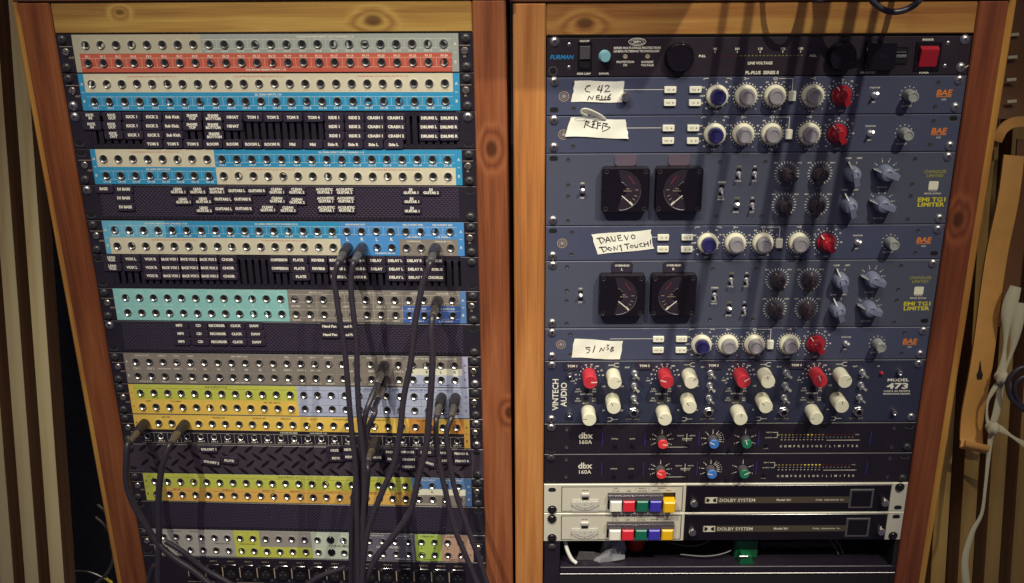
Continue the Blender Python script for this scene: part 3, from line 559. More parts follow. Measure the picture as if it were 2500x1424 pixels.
PBS.append(patchbay(10, 'patch bay with a lime and amber left half and lavender right half', [('L', 0, 'AB', 'amber'), (1, 12, 'A', 'lime'), (1, 12, 'B', 'amber'), (13, 24, 'AB', 'lavender'), (25, 'R', 'AB', 'lavender')],
    ser('XLR %d', 1, 12, 21, 19.7, 2, K_) + [('XLR OUPUTS 17-32', 6.6, 3.6, 2.4, K_, 2.6), ('VAMP L', 1.5, 24.9, 1.8, K_), ('TLA-100MKII', 3.5, 24.9, 1.8, K_, 1.2), ('BAE 1081 LINE IN', 10.6, 24.9, 2, K_, 1.8)] + [('LINE', c, 40.6, 1.8, K_) for c in (1, 2, 3, 4)] + [('UNIT %d' % (c - 8), c, 40.6, 2, K_) for c in (9, 10, 11, 12)] +
    [('SPL VITALIZER', 17.6, 3.8, 2.1, N_, 1.8), ('APHEX', 19.7, 3.8, 2.1, N_), ('MANLEY MP OUT', 21.4, 3.8, 2.2, N_, 1.8), ('DRAWMER EQ OUT', 23.5, 3.8, 2.2, N_, 1.9), ('R', 20, 20, 2.2, N_), ('L', 21, 19.5, 2.4, N_), ('R', 22, 19.5, 2.4, N_), ('BUS L', 20, 40.6, 2, N_), ('R', 18, 40.6, 2, N_)],
    ('kk', 'kk'), lines=[(K_, 1, 12, (6.4,), 0), (N_, 13, 24, (6.4, 17, 27.4, 38.4), 3)]))
PBS.append(patchbay(11, 'patch bay with an amber strip above a black row marked LINE', [('L', 0, (A0, 22.3), 'amber'), (1, 18, 'A', 'amber'), (19, 20, 'A', 'amber'), (21, 22, 'A', 'brownamber'), (23, 23, 'A', 'amber'), (24, 24, 'A', 'brownamber'), (25, 'R', 'AB', 'amber2')],
    [('BAE 1081', 2.6, 3.8, 2, K_, 1.3), ('VINTECH 473', 6.5, 3.8, 2, K_, 1.5), ('VINTECH 1073', 9.5, 3.8, 2, K_, 1.6), ('NEVE 5012', 11.5, 3.8, 2, K_, 1.4), ('LA 610', 13.5, 3.8, 2, K_, 1.2), ('AVALON AD2022', 15.6, 3.8, 2, K_, 1.8), ('AVALON 737 SP', 18.4, 3.8, 2.1, K_, 1.6), ('TLA 100', 21.4, 3.8, 2.1, K_, 1.3), ('1272', 23.6, 3.8, 2, K_)] +
    [(t, c, 19.8, 2.1, K_) for t, c in (('UNIT 1', 2), ('UNIT 2', 3), ('2', 5), ('3', 6), ('4', 7), ('A', 8), ('CH 1', 9), ('CH 2', 10), ('A', 11), ('B', 12), ('MIC', 13), ('LINE', 14), ('CH 1', 15), ('CH 2', 16), ('UNIT 1', 18), ('UNIT 1', 19), ('UNIT A', 20), ('1', 21), ('2', 22), ('B', 24))] +
    ser('LINE %d', 1, 24, 1, 39.3, 2.2, W_) + [('TASCAM DM-4800', 11.6, 24.6, 2.0, W_, 2), ('LINE INPUTS 1-24', 13.8, 24.6, 2.0, W_, 2)],
    ('kk', 'ss'), jm={'A': JACK, 'B': JACKW}, lines=[(C_, 1, 24, (27.2, 42.2), 1)]))
PBS.append(patchbay(13, 'patch bay with a lime strip above an amber one and a blue right end', [('L', 0, 'AB', 'lime'), (1, 20, 'A', 'lime'), (1, 1, 'B', 'lime'), (2, 20, 'B', 'amber2'), (21, 24, 'A-', 'steelblue'), (21, 24, 'M', 'white'), (21, 24, 'B-', 'grey'), (25, 'R', 'AB', 'steelblue')],
    ser('XLR %d', 1, 20, 1, 19.7, 2, K_) + [('XLR OUPUTS 1-16', 11.2, 3.6, 2.4, K_, 2.4), ('BAE 1081', 2.6, 25, 1.8, K_), ('VINTECH 473', 6.5, 25, 1.9, K_, 1.4), ('VINTECH 1073', 9.6, 25, 1.9, K_, 1.5), ('NEVE 5012', 11.6, 25, 1.9, K_, 1.3), ('AVALON 737 SP', 14.5, 25, 1.9, K_, 1.6), ('TUBE MIC', 17.5, 25, 1.9, K_, 1.4), ('DIRECT', 19.5, 25, 1.9, K_)] + [('%d' % (1 + i % 4), 5 + i, 40.6, 2, K_) for i in range(9)] +
    [('UNIT 1', 2, 40.6, 2, K_), ('UNIT 2', 3, 40.6, 2, K_), ('UNIT 3', 4, 40.6, 2, K_), ('UNIT 1', 14, 40.6, 2, K_), ('UNIT 2', 15, 40.6, 2, K_), ('EAST', 19, 40.6, 2, K_), ('EAST', 20, 40.6, 2, K_), ('REMOTE A OUTPUT', 21.5, 3.8, 2.1, C_, 1.8), ('REMOTE B OUTPUT', 23.5, 3.8, 2.1, C_, 1.8), ('CONSOLE MONITOR', 21.5, 41, 2, C_, 1.8)] + [(('L', 'R')[i % 2], 21 + i, mid, 3.4, K_) for i in range(4)],
    ('kk', 'kk'), lines=[(K_, 1, 20, (6.6,), 0), (K_, 2, 20, (27.4,), 0)]))
PBS.append(patchbay(15, 'lowest patch bay, patchwork of grey, lime, pale and blue label strips', [('L', 0, 'AB', 'stone'), (1, 6, 'AB', 'stone'), (7, 8, 'AB', 'lime'), (9, 12, (A0, 26), 'taupe'), (9, 12, (26.1, B1), 'lime'), (13, 16, 'AB', 'mint'), (17, 20, 'AB', 'slate'), (21, 22, 'AB', 'green'), (23, 24, 'AB', 'pink'), (25, 'R', 'AB', 'pink')],
    [('VIDEO IN/OUT', 2, 3.6, 1.7, K_, 1.3), ('TAPE SEND', 3.4, 3.6, 1.7, K_, 1.2), ('L', 3, mid, 2.2, K_), ('R', 4, mid, 2.2, K_), ('M', 2, mid, 2.6, K_), ('STEREO DBX SEND', 5.5, mid, 1.7, K_, 1.6), ('STEREO RECORDER', 7.5, mid, 1.7, K_, 1.7), ('STUDIO MONITOR', 15, mid, 3.4, K_, 4.2), ('CD RECORDERS', 18.4, mid, 3.1, C_, 2.6), ('TASCAM OUT', 17.6, 3.8, 2.1, C_, 1.4), ('YAMAHA OUT', 19.5, 3.8, 2.1, C_, 1.6), ('TASCAM', 17.5, 41, 2.2, C_, 1.3), ('YAMAHA OUT', 19.5, 41, 2.2, C_, 1.4), ('STEREO OUT', 21.5, 3.8, 2, K_, 1.3), ('SOUNDS IN', 21.5, 41, 2, K_, 1.2), ('CASSETTE OUT', 23.5, 3.8, 2, K_, 1.3), ('CASSETTE IN', 23.5, 41, 2, K_, 1.3)] +
    [(('L', 'R')[i % 2], 21 + i, mid, 3.4, K_) for i in range(4)] + [('L', 9, 41, 2, K_), ('R', 10, 41, 2, K_), ('L', 11, 41, 2, K_), ('R', 12, 41, 2, K_)],
    ('ko', 'ok')))
for i, (P, ml, mr) in enumerate(zip(PBS, (None, W_, W_, W_, T_, C_, 'orange_print', K_, K_, K_), (C_, W_, W_, W_, W_, N_, N_, K_, W_, K_))):
    P.no = i + 1; marks(P, ml, mr)

# ---------------------------------------------------------------- left rack: panels between the patch bays
def vent(unit, label):
    P = Unit('vent_panel', label, 'rack panel', LEFT, unit, 1, 'slotted vent panels in the left rack')
    b = B(); g = .45; u0, n, p, wd = 25.0, 51, 8.5, 3.0
    b.box(P.X(.3), P.X(u0), g, U - g, -2.5, 0, .6); b.box(P.X(u0 + n * p), P.X(482.3), g, U - g, -2.5, 0, .6)
    b.box(P.X(u0), P.X(u0 + n * p), g, 5.5, -2.5, -.01); b.box(P.X(u0), P.X(u0 + n * p), U - 5.5, U - g, -2.5, -.01)
    for i in range(n): b.box(P.X(u0 + i * p), P.X(u0 + (i + 1) * p - wd), 5.5, U - 5.5, -2.5, -.02, .3)
    P.part('panel', b, 'black_panel')
    b = B()
    for i in range(n): b.box(P.X(u0 + (i + 1) * p - wd + .2), P.X(u0 + (i + 1) * p - .2), 2.6, 3.1, -.01, .12)
    P.part('slot_edge_marks', b, 'black_steel', smooth=False)
    return P
def perf(unit, label, mat='perforated_black', grp='perforated blank panels in the left rack'):
    P = Unit('perforated_panel', label, 'rack panel', LEFT, unit, 1, grp)
    b = B(); b.box(P.X(.3), P.X(482.3), .45, U - .45, -2.5, 0, .7); P.part('panel', b, 'black_panel')
    b = B(); b.box(P.X(24), P.X(459), 4.5, U - 2.6, -.05, .15); P.part('mesh_field', b, mat, smooth=False)
    b = B()
    for i in range(64): b.box(P.X(28 + i * 6.75), P.X(30.2 + i * 6.75), 1.3, 2.0, 0, .25)
    P.part('rivet_row', b, 'black_steel', smooth=False)
    return P
v = vent(2, 'slotted vent panel carrying the drum name tiles'); ear(v, 8.6, 'so', 0); ear(v, 472.4, 'so', 0)
v = perf(4, 'perforated panel carrying the bass and guitar name tiles'); ear(v, 8.6, 'so', 0); ear(v, 472.4, 'ok', 0)
v = vent(6, 'slotted vent panel carrying the vocal and reverb name tiles'); ear(v, 8.6, 'oo', 0); ear(v, 472.4, 'ko', 0)
v = perf(8, 'perforated panel carrying the MP3 and recorder name tiles'); ear(v, 8.6, 'so', 0); ear(v, 472.4, 'ok', 0)
v = perf(14, 'bare perforated panel between the two lowest patch bays'); ear(v, 8.6, 'oo', 0); ear(v, 472.4, 'oo', 0)
P = Unit('tread_plate_panel', 'black diamond tread panel carrying the keys and piano name tiles', 'rack panel', LEFT, 12)
P.panel('tread_steel')                       # with raised lozenges
LOZ = []
for sgn in (1, -1):
    b = B(); a = radians(40) * sgn; ca, sa = cos(a), sin(a); q = [(-8.2, 0), (-4, -1.5), (4, -1.5), (8.2, 0), (4, 1.5), (-4, 1.5)]
    b.prism([(x * ca - y * sa, x * sa + y * ca) for x, y in q], 0, 1.1, .5, cap0=False); LOZ.append(mesh('tread_lozenge', b, 'black_gloss'))
k = 0
for row, d in enumerate((5.5, 16.5, 27.5, 38.5)):
    for i in range(22):
        u = 26 + i * 20.4 + (10.2 if row % 2 else 0)
        if u < 460: P.at('tread_lozenge', LOZ[row % 2], u, d, 0)
ear(P, 8.6, 'ko', 0); ear(P, 472.4, 'ok', 0)

# XLR connector panel at the bottom
P = Unit('connector_panel', 'black panel of round microphone connectors at the foot of the left rack', 'connector panel', LEFT, 16, 2)
P.panel('black_paint')
b = B(); b.prism(rrect(-10.2, 10.2, -13, 13, 3.2), 0, 1.6, .6)
XF = mesh('socket_flange', b, 'black_gloss')
b = B(); b.lathe(0, 0, [(9.4, 1.5), (9.4, 3.4), (8.6, 3.8), (7.9, 3.4), (7.9, 1.7)], 20, cap=False); b.mi = 1; b.lathe(0, 0, [(7.9, 1.72), (.2, 1.72)], 20)
b.mi = 2
for a in (90, 210, 330): b.lathe(3.6 * cos(radians(a)), 3.6 * sin(radians(a)), [(1.1, 1.7), (1.1, 2.1), (.1, 2.1)], 8)
XR = mesh('socket_ring', b, ['black_gloss', 'void', 'steel'])
b = B(); b.box(-.6, .6, -8, 8, 0, .5); XS = mesh('edge_strip', b, 'faint_print', smooth=False)
lt = B()
for i in range(16):
    u = 75 + i * 24.45; d = 25
    s_ = P.at('microphone_socket', XF, u, d, .02); link('socket_ring', XR, s_)
    P.at('edge_strip', XS, u - 12.2, d + .5, 0); P.at('panel_screw', PSCREW, u + 8, d + 11, 1.6); P.at('panel_screw', PSCREW, u - 8, d - 11, 1.6)
    P.text(lt, 'INPUT %d' % (i + 1), u + 1, 7.2, 1.9, bold=.01)
P.part('lettering', lt, 'faint_print', smooth=False)
b = B()
for i in range(6): P.line(b, [(60 + i * 70, 42.5), (98 + i * 70, 42.5)], .6)
P.part('printed_lines', b, 'faint_print', smooth=False)

# ---------------------------------------------------------------- magnetic name tiles
TILEM = {}
def tile_mesh():
    b = B(); b.prism(rrect(-11.4, 11.4, -5.2, 5.2, 2.2, 3), 0, 1.8, .45, cap0=False); return mesh('tile_body', b, 'tile')
TB = tile_mesh()
PNAME = {2: 'on the upper slotted panel', 4: 'on the perforated panel', 6: 'on the lower slotted panel', 8: 'on the lower perforated panel', 12: 'on the tread plate'}
def tile_label(t, i, n, unit):
    name = t.replace('/', ' ')
    order = {1: [''], 2: ['upper of two ', 'lower of two '], 3: ['top of three ', 'middle of three ', 'bottom of three ']}
    if unit == 2 and n > 1 and t in ('TOM 5', 'ROOM', 'Mid', 'Side R', 'Side L'):
        order = {2: ['left one of two ', 'right one of two '], 3: ['left one of three ', 'middle one of three ', 'right one of three ']}
    if unit == 12 and t == 'KEYS': order = {4: ['upper left of four ', 'upper right of four ', 'lower left of four ', 'lower right of four ']}
    if unit == 8 and t == 'Hand Pan': order = {4: ['upper left of four ', 'upper right of four ', 'lower left of four ', 'lower right of four ']}
    pre = order[n][i]
    if name[-1] in '12345' and name != 'MP3': name += ' (' + ('one', 'two', 'three', 'four', 'five')[int(name[-1]) - 1] + ')'
    return pre + ('black name tiles reading ' if pre else 'black name tile reading ') + name + ' ' + PNAME[unit]
for unit, L in TILES.items():
    cnt = {}
    for t, *_ in L: cnt[t] = cnt.get(t, 0) + 1
    seen = {}
    for (t, u, d, rot) in L:
        i = seen.get(t, 0); seen[t] = i + 1
        r = radians(rot + random.uniform(-.9, .9))
        root = thing('name_tile', tile_label(t, i, cnt[t], unit), 'name tile', LEFT @ Matrix.Translation((u * MM, -(.2 if unit != 12 else 1.15) * MM, (-unit * U - d) * MM)) @ Matrix.Rotation(-r, 4, 'Y'), 0, 0, 0, 'magnetic name tiles')
        link('tile_body', TB, root)
        if t not in TILEM:
            b = B(); ln = t.split('/')
            hh = 2.9 if len(ln) > 1 else 3.2
            for k, s_ in enumerate(ln): b.text(s_, 0, (1.85 if k == 0 else -1.85) if len(ln) > 1 else 0, hh, 1.86, bold=.05, maxw=20.6)
            TILEM[t] = mesh('tile_lettering', b, 'white_print', smooth=False)
        link('tile_lettering', TILEM[t], root)

# ================================================================ right rack
def rscrews(P, L, R, m=SCREW):
    for u, lst in ((9.2, L), (473.6, R)):
        for d, k in lst:
            if k == 'o': P.at('mounting_slot', SLOT, u, d, .02)
            else: P.at('rack_screw', {'s': SCREW, 'k': SCREWK, 'b': SCREWB}[k], u, d, 0, random.random() * 3)
def knob(P, name, u, d, parts, rot=0):
    """first (name, mesh) is the knob body, the others are its sub-parts; rot turns the pointer (0 = up, clockwise positive)"""
    r = P.at(name, parts[0], u, d, 0, -rot)
    for n, m in parts[1:]: link(n, m, r)
    return r
# ---- knob meshes
def mline(name, pts, wd, w, mat):
    b = B(); b.line(pts, wd, w); return mesh(name, b, mat, smooth=False)
IVORY_SKIRT = lathe_mesh('skirt', [(12.9, 0), (12.9, 3.5), (12.2, 5.6), (11.0, 6.4), (9.2, 6.6), (9.1, 5.5), (.2, 5.5)], 'ivory_plastic', 32)
def cap_mesh(mat):
    b = B(); b.lathe(0, 0, [(8.9, 5), (8.9, 12.5), (8.4, 13.6), (6.4, 13.9), (6.1, 13.1), (.2, 13.0)], 36, flute=.25); return mesh('centre_cap', b, mat)
CAP_BLUE, CAP_GREY = cap_mesh('blue_plastic'), cap_mesh('grey_plastic')
SKIRT_MARK = mline('pointer_line', [(0, 9.4), (0, 12.2)], .7, 6.62, 'dark_print')
def wing_mesh(name, mat, r, tip, tail, h, tw=2.2, skirt=None):
    """pointer knob: round base, domed hub and a blade that runs to a pointed tip (up) and a blunt tail (down)"""
    b = B()
    if skirt: b.lathe(0, 0, [(skirt, 0), (skirt, 2.2), (skirt * .93, 3.2), (r * .9, 3.4)], 26, cap=False)
    b.lathe(0, 0, [(r, 0), (r, h * .35), (r * .97, h * .6), (r * .78, h * .86), (r * .5, h * .93), (r * .42, h * .86), (.2, h * .85)], 26)
    o = [(-tw * 1.9, -tail), (tw * 1.9, -tail), (tw * 1.75, -r * .2), (tw * 1.3, r * .55), (.45, tip), (-.45, tip), (-tw * 1.3, r * .55), (-tw * 1.75, -r * .2)]
    z0 = [.6] * 8; z1 = [h * .78, h * .78, h, h * .9, h * .22, h * .22, h * .9, h]
    A = [b.v(*p, z) for p, z in zip(o, z0)]; Z = [b.v(p[0] * .82, p[1], z) for p, z in zip(o, z1)]
    for i in range(8): b.f(A[i], A[(i + 1) % 8], Z[(i + 1) % 8], Z[i])
    b.f(Z[0], Z[1], Z[2], Z[7]); b.f(Z[7], Z[2], Z[3], Z[6]); b.f(Z[6], Z[3], Z[4], Z[5])
    return mesh(name, b, mat, angle=30)
RED_WING = wing_mesh('gain_knob', 'red_plastic', 8.6, 12.6, 12.4, 13.5, 2.4, 11.4)
RED_LINE = None
def slope_line(name, y0, z0, y1, z1, wd, mat):
    b = B(); b.f(b.v(-wd, y0, z0), b.v(wd, y0, z0), b.v(wd, y1, z1), b.v(-wd, y1, z1)); return mesh(name, b, mat, smooth=False)
RED_LINE = slope_line('pointer_line', 4.8, 12.6, 12.3, 3.4, .55, 'white_print')
GREY_WING = wing_mesh('mode_knob', 'bluegrey_knob', 9.3, 15.5, 14.5, 18, 2.1)
GREY_LINE = slope_line('pointer_line', 5.5, 16.6, 15.2, 4.6, .45, 'white_print')
BROWN_WING = wing_mesh('level_knob', 'brown_knob', 9.0, 10.5, 11.5, 15, 2.0)
BROWN_LINE = slope_line('pointer_line', 5.2, 13.9, 10.3, 3.8, .35, 'faint_print')
OUT_KNOB = lathe_mesh('output_knob', [(6.9, 0), (6.7, 3), (6.4, 15.5), (5.9, 16.4), (4.6, 16.5), (4.3, 15.7), (.2, 15.7)], 'grey_knob', 36, flute=.3)
OUT_LINE = slope_line('pointer_line', 5.0, 16.56, 6.6, 14.5, .4, 'white_print')
def cyl_knob(name, mat, r=8.9, h=25): return lathe_mesh(name, [(r, 0), (r * 1.02, 1.2), (r, h * .9), (r * .985, h - .7), (r * .92, h), (.2, h)], mat, 32)
WHITE_CYL, RED_CYL = cyl_knob('white_knob', 'ivory_plastic'), cyl_knob('gain_knob', 'red_knob')
CYL_LINE_D = mline('pointer_line', [(0, 3.2), (0, 8.1)], .8, 25.04, 'dark_print'); CYL_LINE_W = mline('pointer_line', [(0, 1.5), (0, 8.1)], 1.2, 25.04, 'white_print')
DBX_BODY = lathe_mesh('control_knob', [(6.8, 0), (6.6, 2), (6.3, 11.3), (6, 11.8)], 'dark_grey_knob', 36, flute=.3)
def dbx_cap(mat): return lathe_mesh('colour_cap', [(6.4, 11.2), (6.3, 13.2), (5.8, 13.7), (.2, 13.7)], mat, 26)
DCR, DCB, DCG = dbx_cap('cap_red'), dbx_cap('cap_blue'), dbx_cap('cap_green')
DBX_LINE = mline('pointer_line', [(0, 0), (0, 6)], 1.1, 13.75, 'white_print')
THUMB = lathe_mesh('thumb_screw', [(4.9, 0), (4.9, 8), (4.4, 9), (.2, 9)], 'nickel', 28, flute=.25)
LEDB = lathe_mesh('led_bezel', [(2.6, 0), (2.6, 1), (1.9, 1.2), (1.8, .8), (.2, .8)], 'faint_print', 14)

# ---------------------------------------------------------------- power conditioner
P = Unit('power_conditioner', 'black power conditioner with two round pull-out lamps, topmost in the right rack', 'power conditioner', RIGHT, 0)
P.panel('brushed_black'); rscrews(P, [(4.3, 's')], [(4.4, 's'), (35.4, 's')])
b = B(); b.lathe(0, 0, [(4.2, .04), (.2, .05)], 18); b.mi = 1; b.lathe(0, 0, [(5, .03), (4.2, .06)], 18, cap=False); P.at('mounting_hole', mesh('mounting_hole', b, ['void', 'steel']), 7.6, 37, 0)
for u, d in ((26, 7.8), (26, 33.5), (455.5, 8.3), (455.5, 34)): P.at('panel_screw', SCREW, u, d, -1.2, 1).scale = (.55, .55, .55)
b = B(); P.text(b, 'FURMAN', 17.6, 21.6, 4.6, bold=.02, shear=.25, maxw=31); P.part('brand_lettering', b, 'cyan_print', smooth=False)
b = B(); b.box(-8, 8, -15.5, 15.5, 0, 1.5, .6); b.mi = 1; b.box(-6, 6, -3.5, 11.5, 1.4, 4, .8); b.mi = 2; b.box(-5.6, 5.6, -13, -4, 1.4, 1.8); P.at('lamp_switch', mesh('lamp_switch', b, ['black_gloss', 'dark_grey_knob', 'void']), 43.6, 20.6)
b = B(); b.lathe(0, 0, [(6.9, 0), (6.9, 1), (6.1, 1.4), (5.9, 9.5), (5.4, 10.2), (.2, 10.2)], 30); P.at('dimmer_knob', mesh('dimmer_knob', b, 'cyan_knob'), 66.3, 20.6)
link('pointer_line', mline('pointer_line', [(.6, -1.5), (1.4, -5)], .8, 10.25, 'white_print'), P.root.children[-1])
b = B()
for t, u, d, h, mw in (('ON/OFF', 43, 3.8, 1.9, 13), ('REAR LAMP', 43, 40.4, 1.9, 18), ('DIMMER', 66, 40.4, 1.9, 14), ('SERIES MULTI-STAGE PROTECTION', 102.8, 11.7, 2.1, 52), ('LINEAR FILTERING TECHNOLOGY', 102.8, 15.4, 2.1, 51), ('PROTECTION', 90, 27.4, 2.0, 21), ('OK', 90, 31, 2.0, 9), ('EXTREME', 115.2, 27.6, 2.0, 15), ('VOLTAGE', 115.2, 31.2, 2.0, 15), ('PULL', 177.5, 21.2, 2.2, 9), ('PULL', 303.9, 21.4, 2.2, 9), ('LINE VOLTAGE', 244, 29.4, 2.6, 29), ('PL-PLUS  SERIES II', 247, 40.2, 3.1, 42), ('90', 191.7, 13.4, 2.3, 9), ('100', 217, 13.4, 2.3, 9), ('110', 243, 13.4, 2.3, 9), ('120', 268.8, 13.4, 2.3, 9), ('130', 289, 13.4, 2.3, 9), ('BREAKER', 432.3, 4.2, 1.9, 15), ('POWER', 432.5, 41.2, 1.9, 14), ('15A OUTLET', 368, 40.8, 1.9, 30)):
    P.text(b, t, u, d, h * 1.12, bold=.035, maxw=mw * 1.06)
for u in (191.7, 217, 243, 268.8, 289): P.line(b, [(u, 16), (u, 17.6)], .9)
o = [(102.8 + 9.6 * cos(a), 5.0 + 4.0 * sin(a)) for a in [2 * pi * i / 32 for i in range(33)]]; P.line(b, o, .9)
o = [(102.8 + 7.4 * cos(a), 5.0 + 2.7 * sin(a)) for a in [2 * pi * i / 32 for i in range(33)]]; P.line(b, o, .5)
P.text(b, 'SMP+', 102.8, 5.0, 2.6, bold=.03)
P.part('lettering', b, 'white_print', smooth=False)
for u in (89.7, 115.1): P.at('indicator', LEDB, u, 21.4)
for u in (151, 335.6):
    b = B(); b.lathe(0, 0, [(17.2, 0), (17.2, 2), (16.6, 3.2), (15.8, 3.4), (15.6, 2.4), (15.3, 2.4), (15.1, 9), (14.4, 10), (13.8, 9.2), (.2, 9.0)], 40)
    P.at('pull_out_lamp', mesh('pull_out_lamp', b, 'black_gloss'), u, 22)
b1 = B(); b2 = B()
for i in range(24):
    u = 191.6 + i * 4.31; (b1 if (i < 7) else b2).box(P.X(u - 1.1), P.X(u + 1.1), P.Y(21.7), P.Y(20.5), 0, .3)
P.part('red_led_row', b1, 'led_dark', smooth=False); P.part('green_led_row', b2, 'led_green', smooth=False)
b = B(); b.prism(rrect(-17, 17, -15.5, 15.5, 2.5), 0, 7, 1.2); P.at('outlet_cover', mesh('outlet_cover', b, 'black_gloss'), 379, 21.5)
b = B(); P.text(b, 'C-|', 381, 21, 4, 7.05); P.part('embossed_mark', b, 'brushed_black', smooth=False)
b = B(); b.box(-7.5, 7.5, -10, 10, 0, .8, .3); b.mi = 1; b.box(-6, 6, 3, 8, .7, 1, .1); b.box(-6, 6, -8, -2.5, .7, 1, .1); b.mi = 2; b.box(-5.5, 5.5, 3.6, 4.6, 1, 1.6); b.box(-6, 6, -2, 1.2, .7, 2.4, .4)
P.at('usb_socket', mesh('usb_socket', b, ['black_gloss', 'void', 'nickel']), 403.5, 22)
b = B(); b.box(-14.5, 14.5, -16.2, 16.2, 0, 1.8, .6); sw = P.at('power_switch', mesh('power_switch', b, 'black_gloss'), 434, 23)
b = B(); A = [b.v(*p) for p in ((-10.5, -12, 1.7), (10.5, -12, 1.7), (10.5, 12, 1.7), (-10.5, 12, 1.7))]; Z = [b.v(*p) for p in ((-10, -11, 3.2), (10, -11, 3.2), (10, 8.5, 7.6), (-10, 8.5, 7.6))]
for i in range(4): b.f(A[i], A[(i + 1) % 4], Z[(i + 1) % 4], Z[i])
b.f(*Z); link('rocker', mesh('rocker', b, 'red_plastic'), sw)

# ---------------------------------------------------------------- single-unit mic preamps with cream knobs
def preamp(unit, label, angles, scr, orange=True):
    P = Unit('mic_preamp', label, 'preamp', RIGHT, unit, 1, 'navy single-unit mic preamps')
    P.panel('navy_paint'); rscrews(P, *scr)
    for u, d in ((32, 7.8), (32, 35.8), (450.8, 8), (450.5, 36)): P.at('panel_screw', PSCREW, u, d)
    for r in (5.6, 3.4):
        b = B(); n = 28; b.line([(r * cos(2 * pi * i / n), r * sin(2 * pi * i / n)) for i in range(n + 1)], .9, .12); P.at('lamp_ring', mesh('lamp_ring', b, 'faint_print', smooth=False), 20.4, 21.8)
    b = B(); b.lathe(0, 0, [(2.0, .1), (2.0, .7), (.2, .8)], 14); P.at('lamp', mesh('lamp', b, 'grey_plastic'), 20.4, 21.8)
    for t, u, d in (('DI', 142.6, 14.5), ('EQ', 171.5, 14.5), ('MIC', 142.8, 29.4), ('Ø', 171.7, 29.6)):
        b = B(); b.prism(rrect(-6.9, 6.9, -3.6, 3.6, .8, 2), 0, 3.0, .5); bt = P.at('push_button', mesh('push_button', b, 'white_button'), u, d)
        b = B(); b.text(t, -1.8, 0, 2.3, 3.05, bold=0, maxw=5); b.lathe(3.4, 0, [(.9, 3.04), (.1, 3.06)], 8); link('button_lettering', mesh('button_lettering', b, 'dark_print', smooth=False), bt)
    b = B(); P.line(b, [(82, 14.5), (135.4, 14.5)], .55)
    dots = {196.9: [10, 30, 65, 90, 115, 150, 180, 210, 245, 270, 295, 330], 230.1: None, 263.4: None, 307.1: None, 340.4: None}
    for u in dots:
        al = [i * 30 + 60 - 360 for i in range(0, 11)] if u == 196.9 else [i * 15 for i in range(24)]
        if u == 340.4: al = [-150 + i * 15 for i in range(21)]
        for a in al:
            a = radians(a); P.at  # marks printed round the knob
            cu, cd = u + 14.6 * sin(a), 22 - 14.6 * cos(a)
            if not (3.2 < cd < 42): continue
            b.lathe(P.X(cu), P.Y(cd), [(.8, .1), (.1, .12)], 6)
    for t, u, d in (('300', 180.6, 12.4), ('160', 179.2, 22), ('80', 180, 30.4), ('45', 185.5, 36.6), ('18', 206.8, 6), ('14', 211.6, 11.6), ('OFF', 196.5, 40), ('35', 215.6, 12), ('60', 247, 12.4), ('-', 217, 37.4), ('+', 242.8, 37.4), ('4.8', 253.6, 6.6), ('3.2', 263.5, 6.2), ('1.6', 273.2, 6.6), ('.7', 280, 12.2), ('7.2', 247.4, 22), ('.36', 271, 37.6), ('OFF', 263.4, 40.4), ('-', 293.5, 37.6), ('+', 320, 37.6), ('KHZ', 307, 40), ('40', 330, 6), ('45', 340.4, 4.4), ('50', 351, 6), ('70', 356.6, 10.6), ('35', 326, 12), ('30', 325.4, 22), ('20', 329, 37), ('LINE', 342, 40), ('80', 359, 22)):
        P.text(b, t, u, d, 1.9, bold=.02)
    P.line(b, [(180.6, 3.2), (182, 2.0), (186, 2.0)], .6); P.line(b, [(207, 2.0), (211, 2.0), (212.6, 3.2)], .6)
    for u, s_ in ((229.6, 1), (306.2, -1)):
        P.line(b, [(u - 2.5 * s_, 1.2), (u, 2.5), (u + 2.8 * s_, 2.5)], .6); P.line(b, [(u - 2.5 * s_, 3.8), (u, 2.5)], .6)
    P.line(b, [(260.4, 2.6), (263, 1.2), (265.8, 2.6), (263, 4.0), (260.4, 2.6)], .6); P.line(b, [(267.4, 2.6), (283.2, 2.6), (283.2, 17)], .6)
    P.text(b, 'PHANTOM', 378.2, 13.6, 1.9, bold=.01, maxw=11.5); P.text(b, '48V', 378.6, 30.2, 1.9, bold=.01); P.text(b, 'OUTPUT', 417.2, 34.9, 2.2, bold=.01)
    for i in range(11):
        a = radians(-150 + 30 * i); b.lathe(P.X(418 + 9.8 * sin(a)), P.Y(22.2 - 9.8 * cos(a)), [(.65, .1), (.1, .12)], 6)
    P.text(b, '1073', 459.4, 27.6, 1.9, bold=.01)
    P.part('lettering', b, 'white_print', smooth=False)
    b = B(); P.text(b, 'BAE', 459.2, 19.6, 6.4, bold=.03, sx=1.2, shear=.15, maxw=17.5); P.line(b, [(450.4, 24.3), (467.4, 24.3)], .8); P.part('brand_lettering', b, 'orange_print', smooth=False)
    for u, c, a in zip((196.9, 230.1, 263.4, 307.1), (CAP_BLUE, CAP_GREY, CAP_GREY, CAP_GREY), angles):
        knob(P, 'eq_knob', u, 22, [IVORY_SKIRT, ('centre_cap', c), ('pointer_line', SKIRT_MARK)], radians(a))
    knob(P, 'gain_knob', 340.4, 22, [RED_WING, ('pointer_line', RED_LINE)], radians(angles[4]))
    b = B(); b.prism(rrect(-3.9, 3.9, -5.6, 5.6, .8, 2), 0, 4.2, .5); P.at('high_cut_button', mesh('high_cut_button', b, 'white_button'), 283.3, 22.4)
    P.at('toggle_switch', TOGU, 378.5, 22); knob(P, 'output_knob', 418.2, 22, [OUT_KNOB, ('pointer_line', OUT_LINE)], radians(angles[5]))
    return P
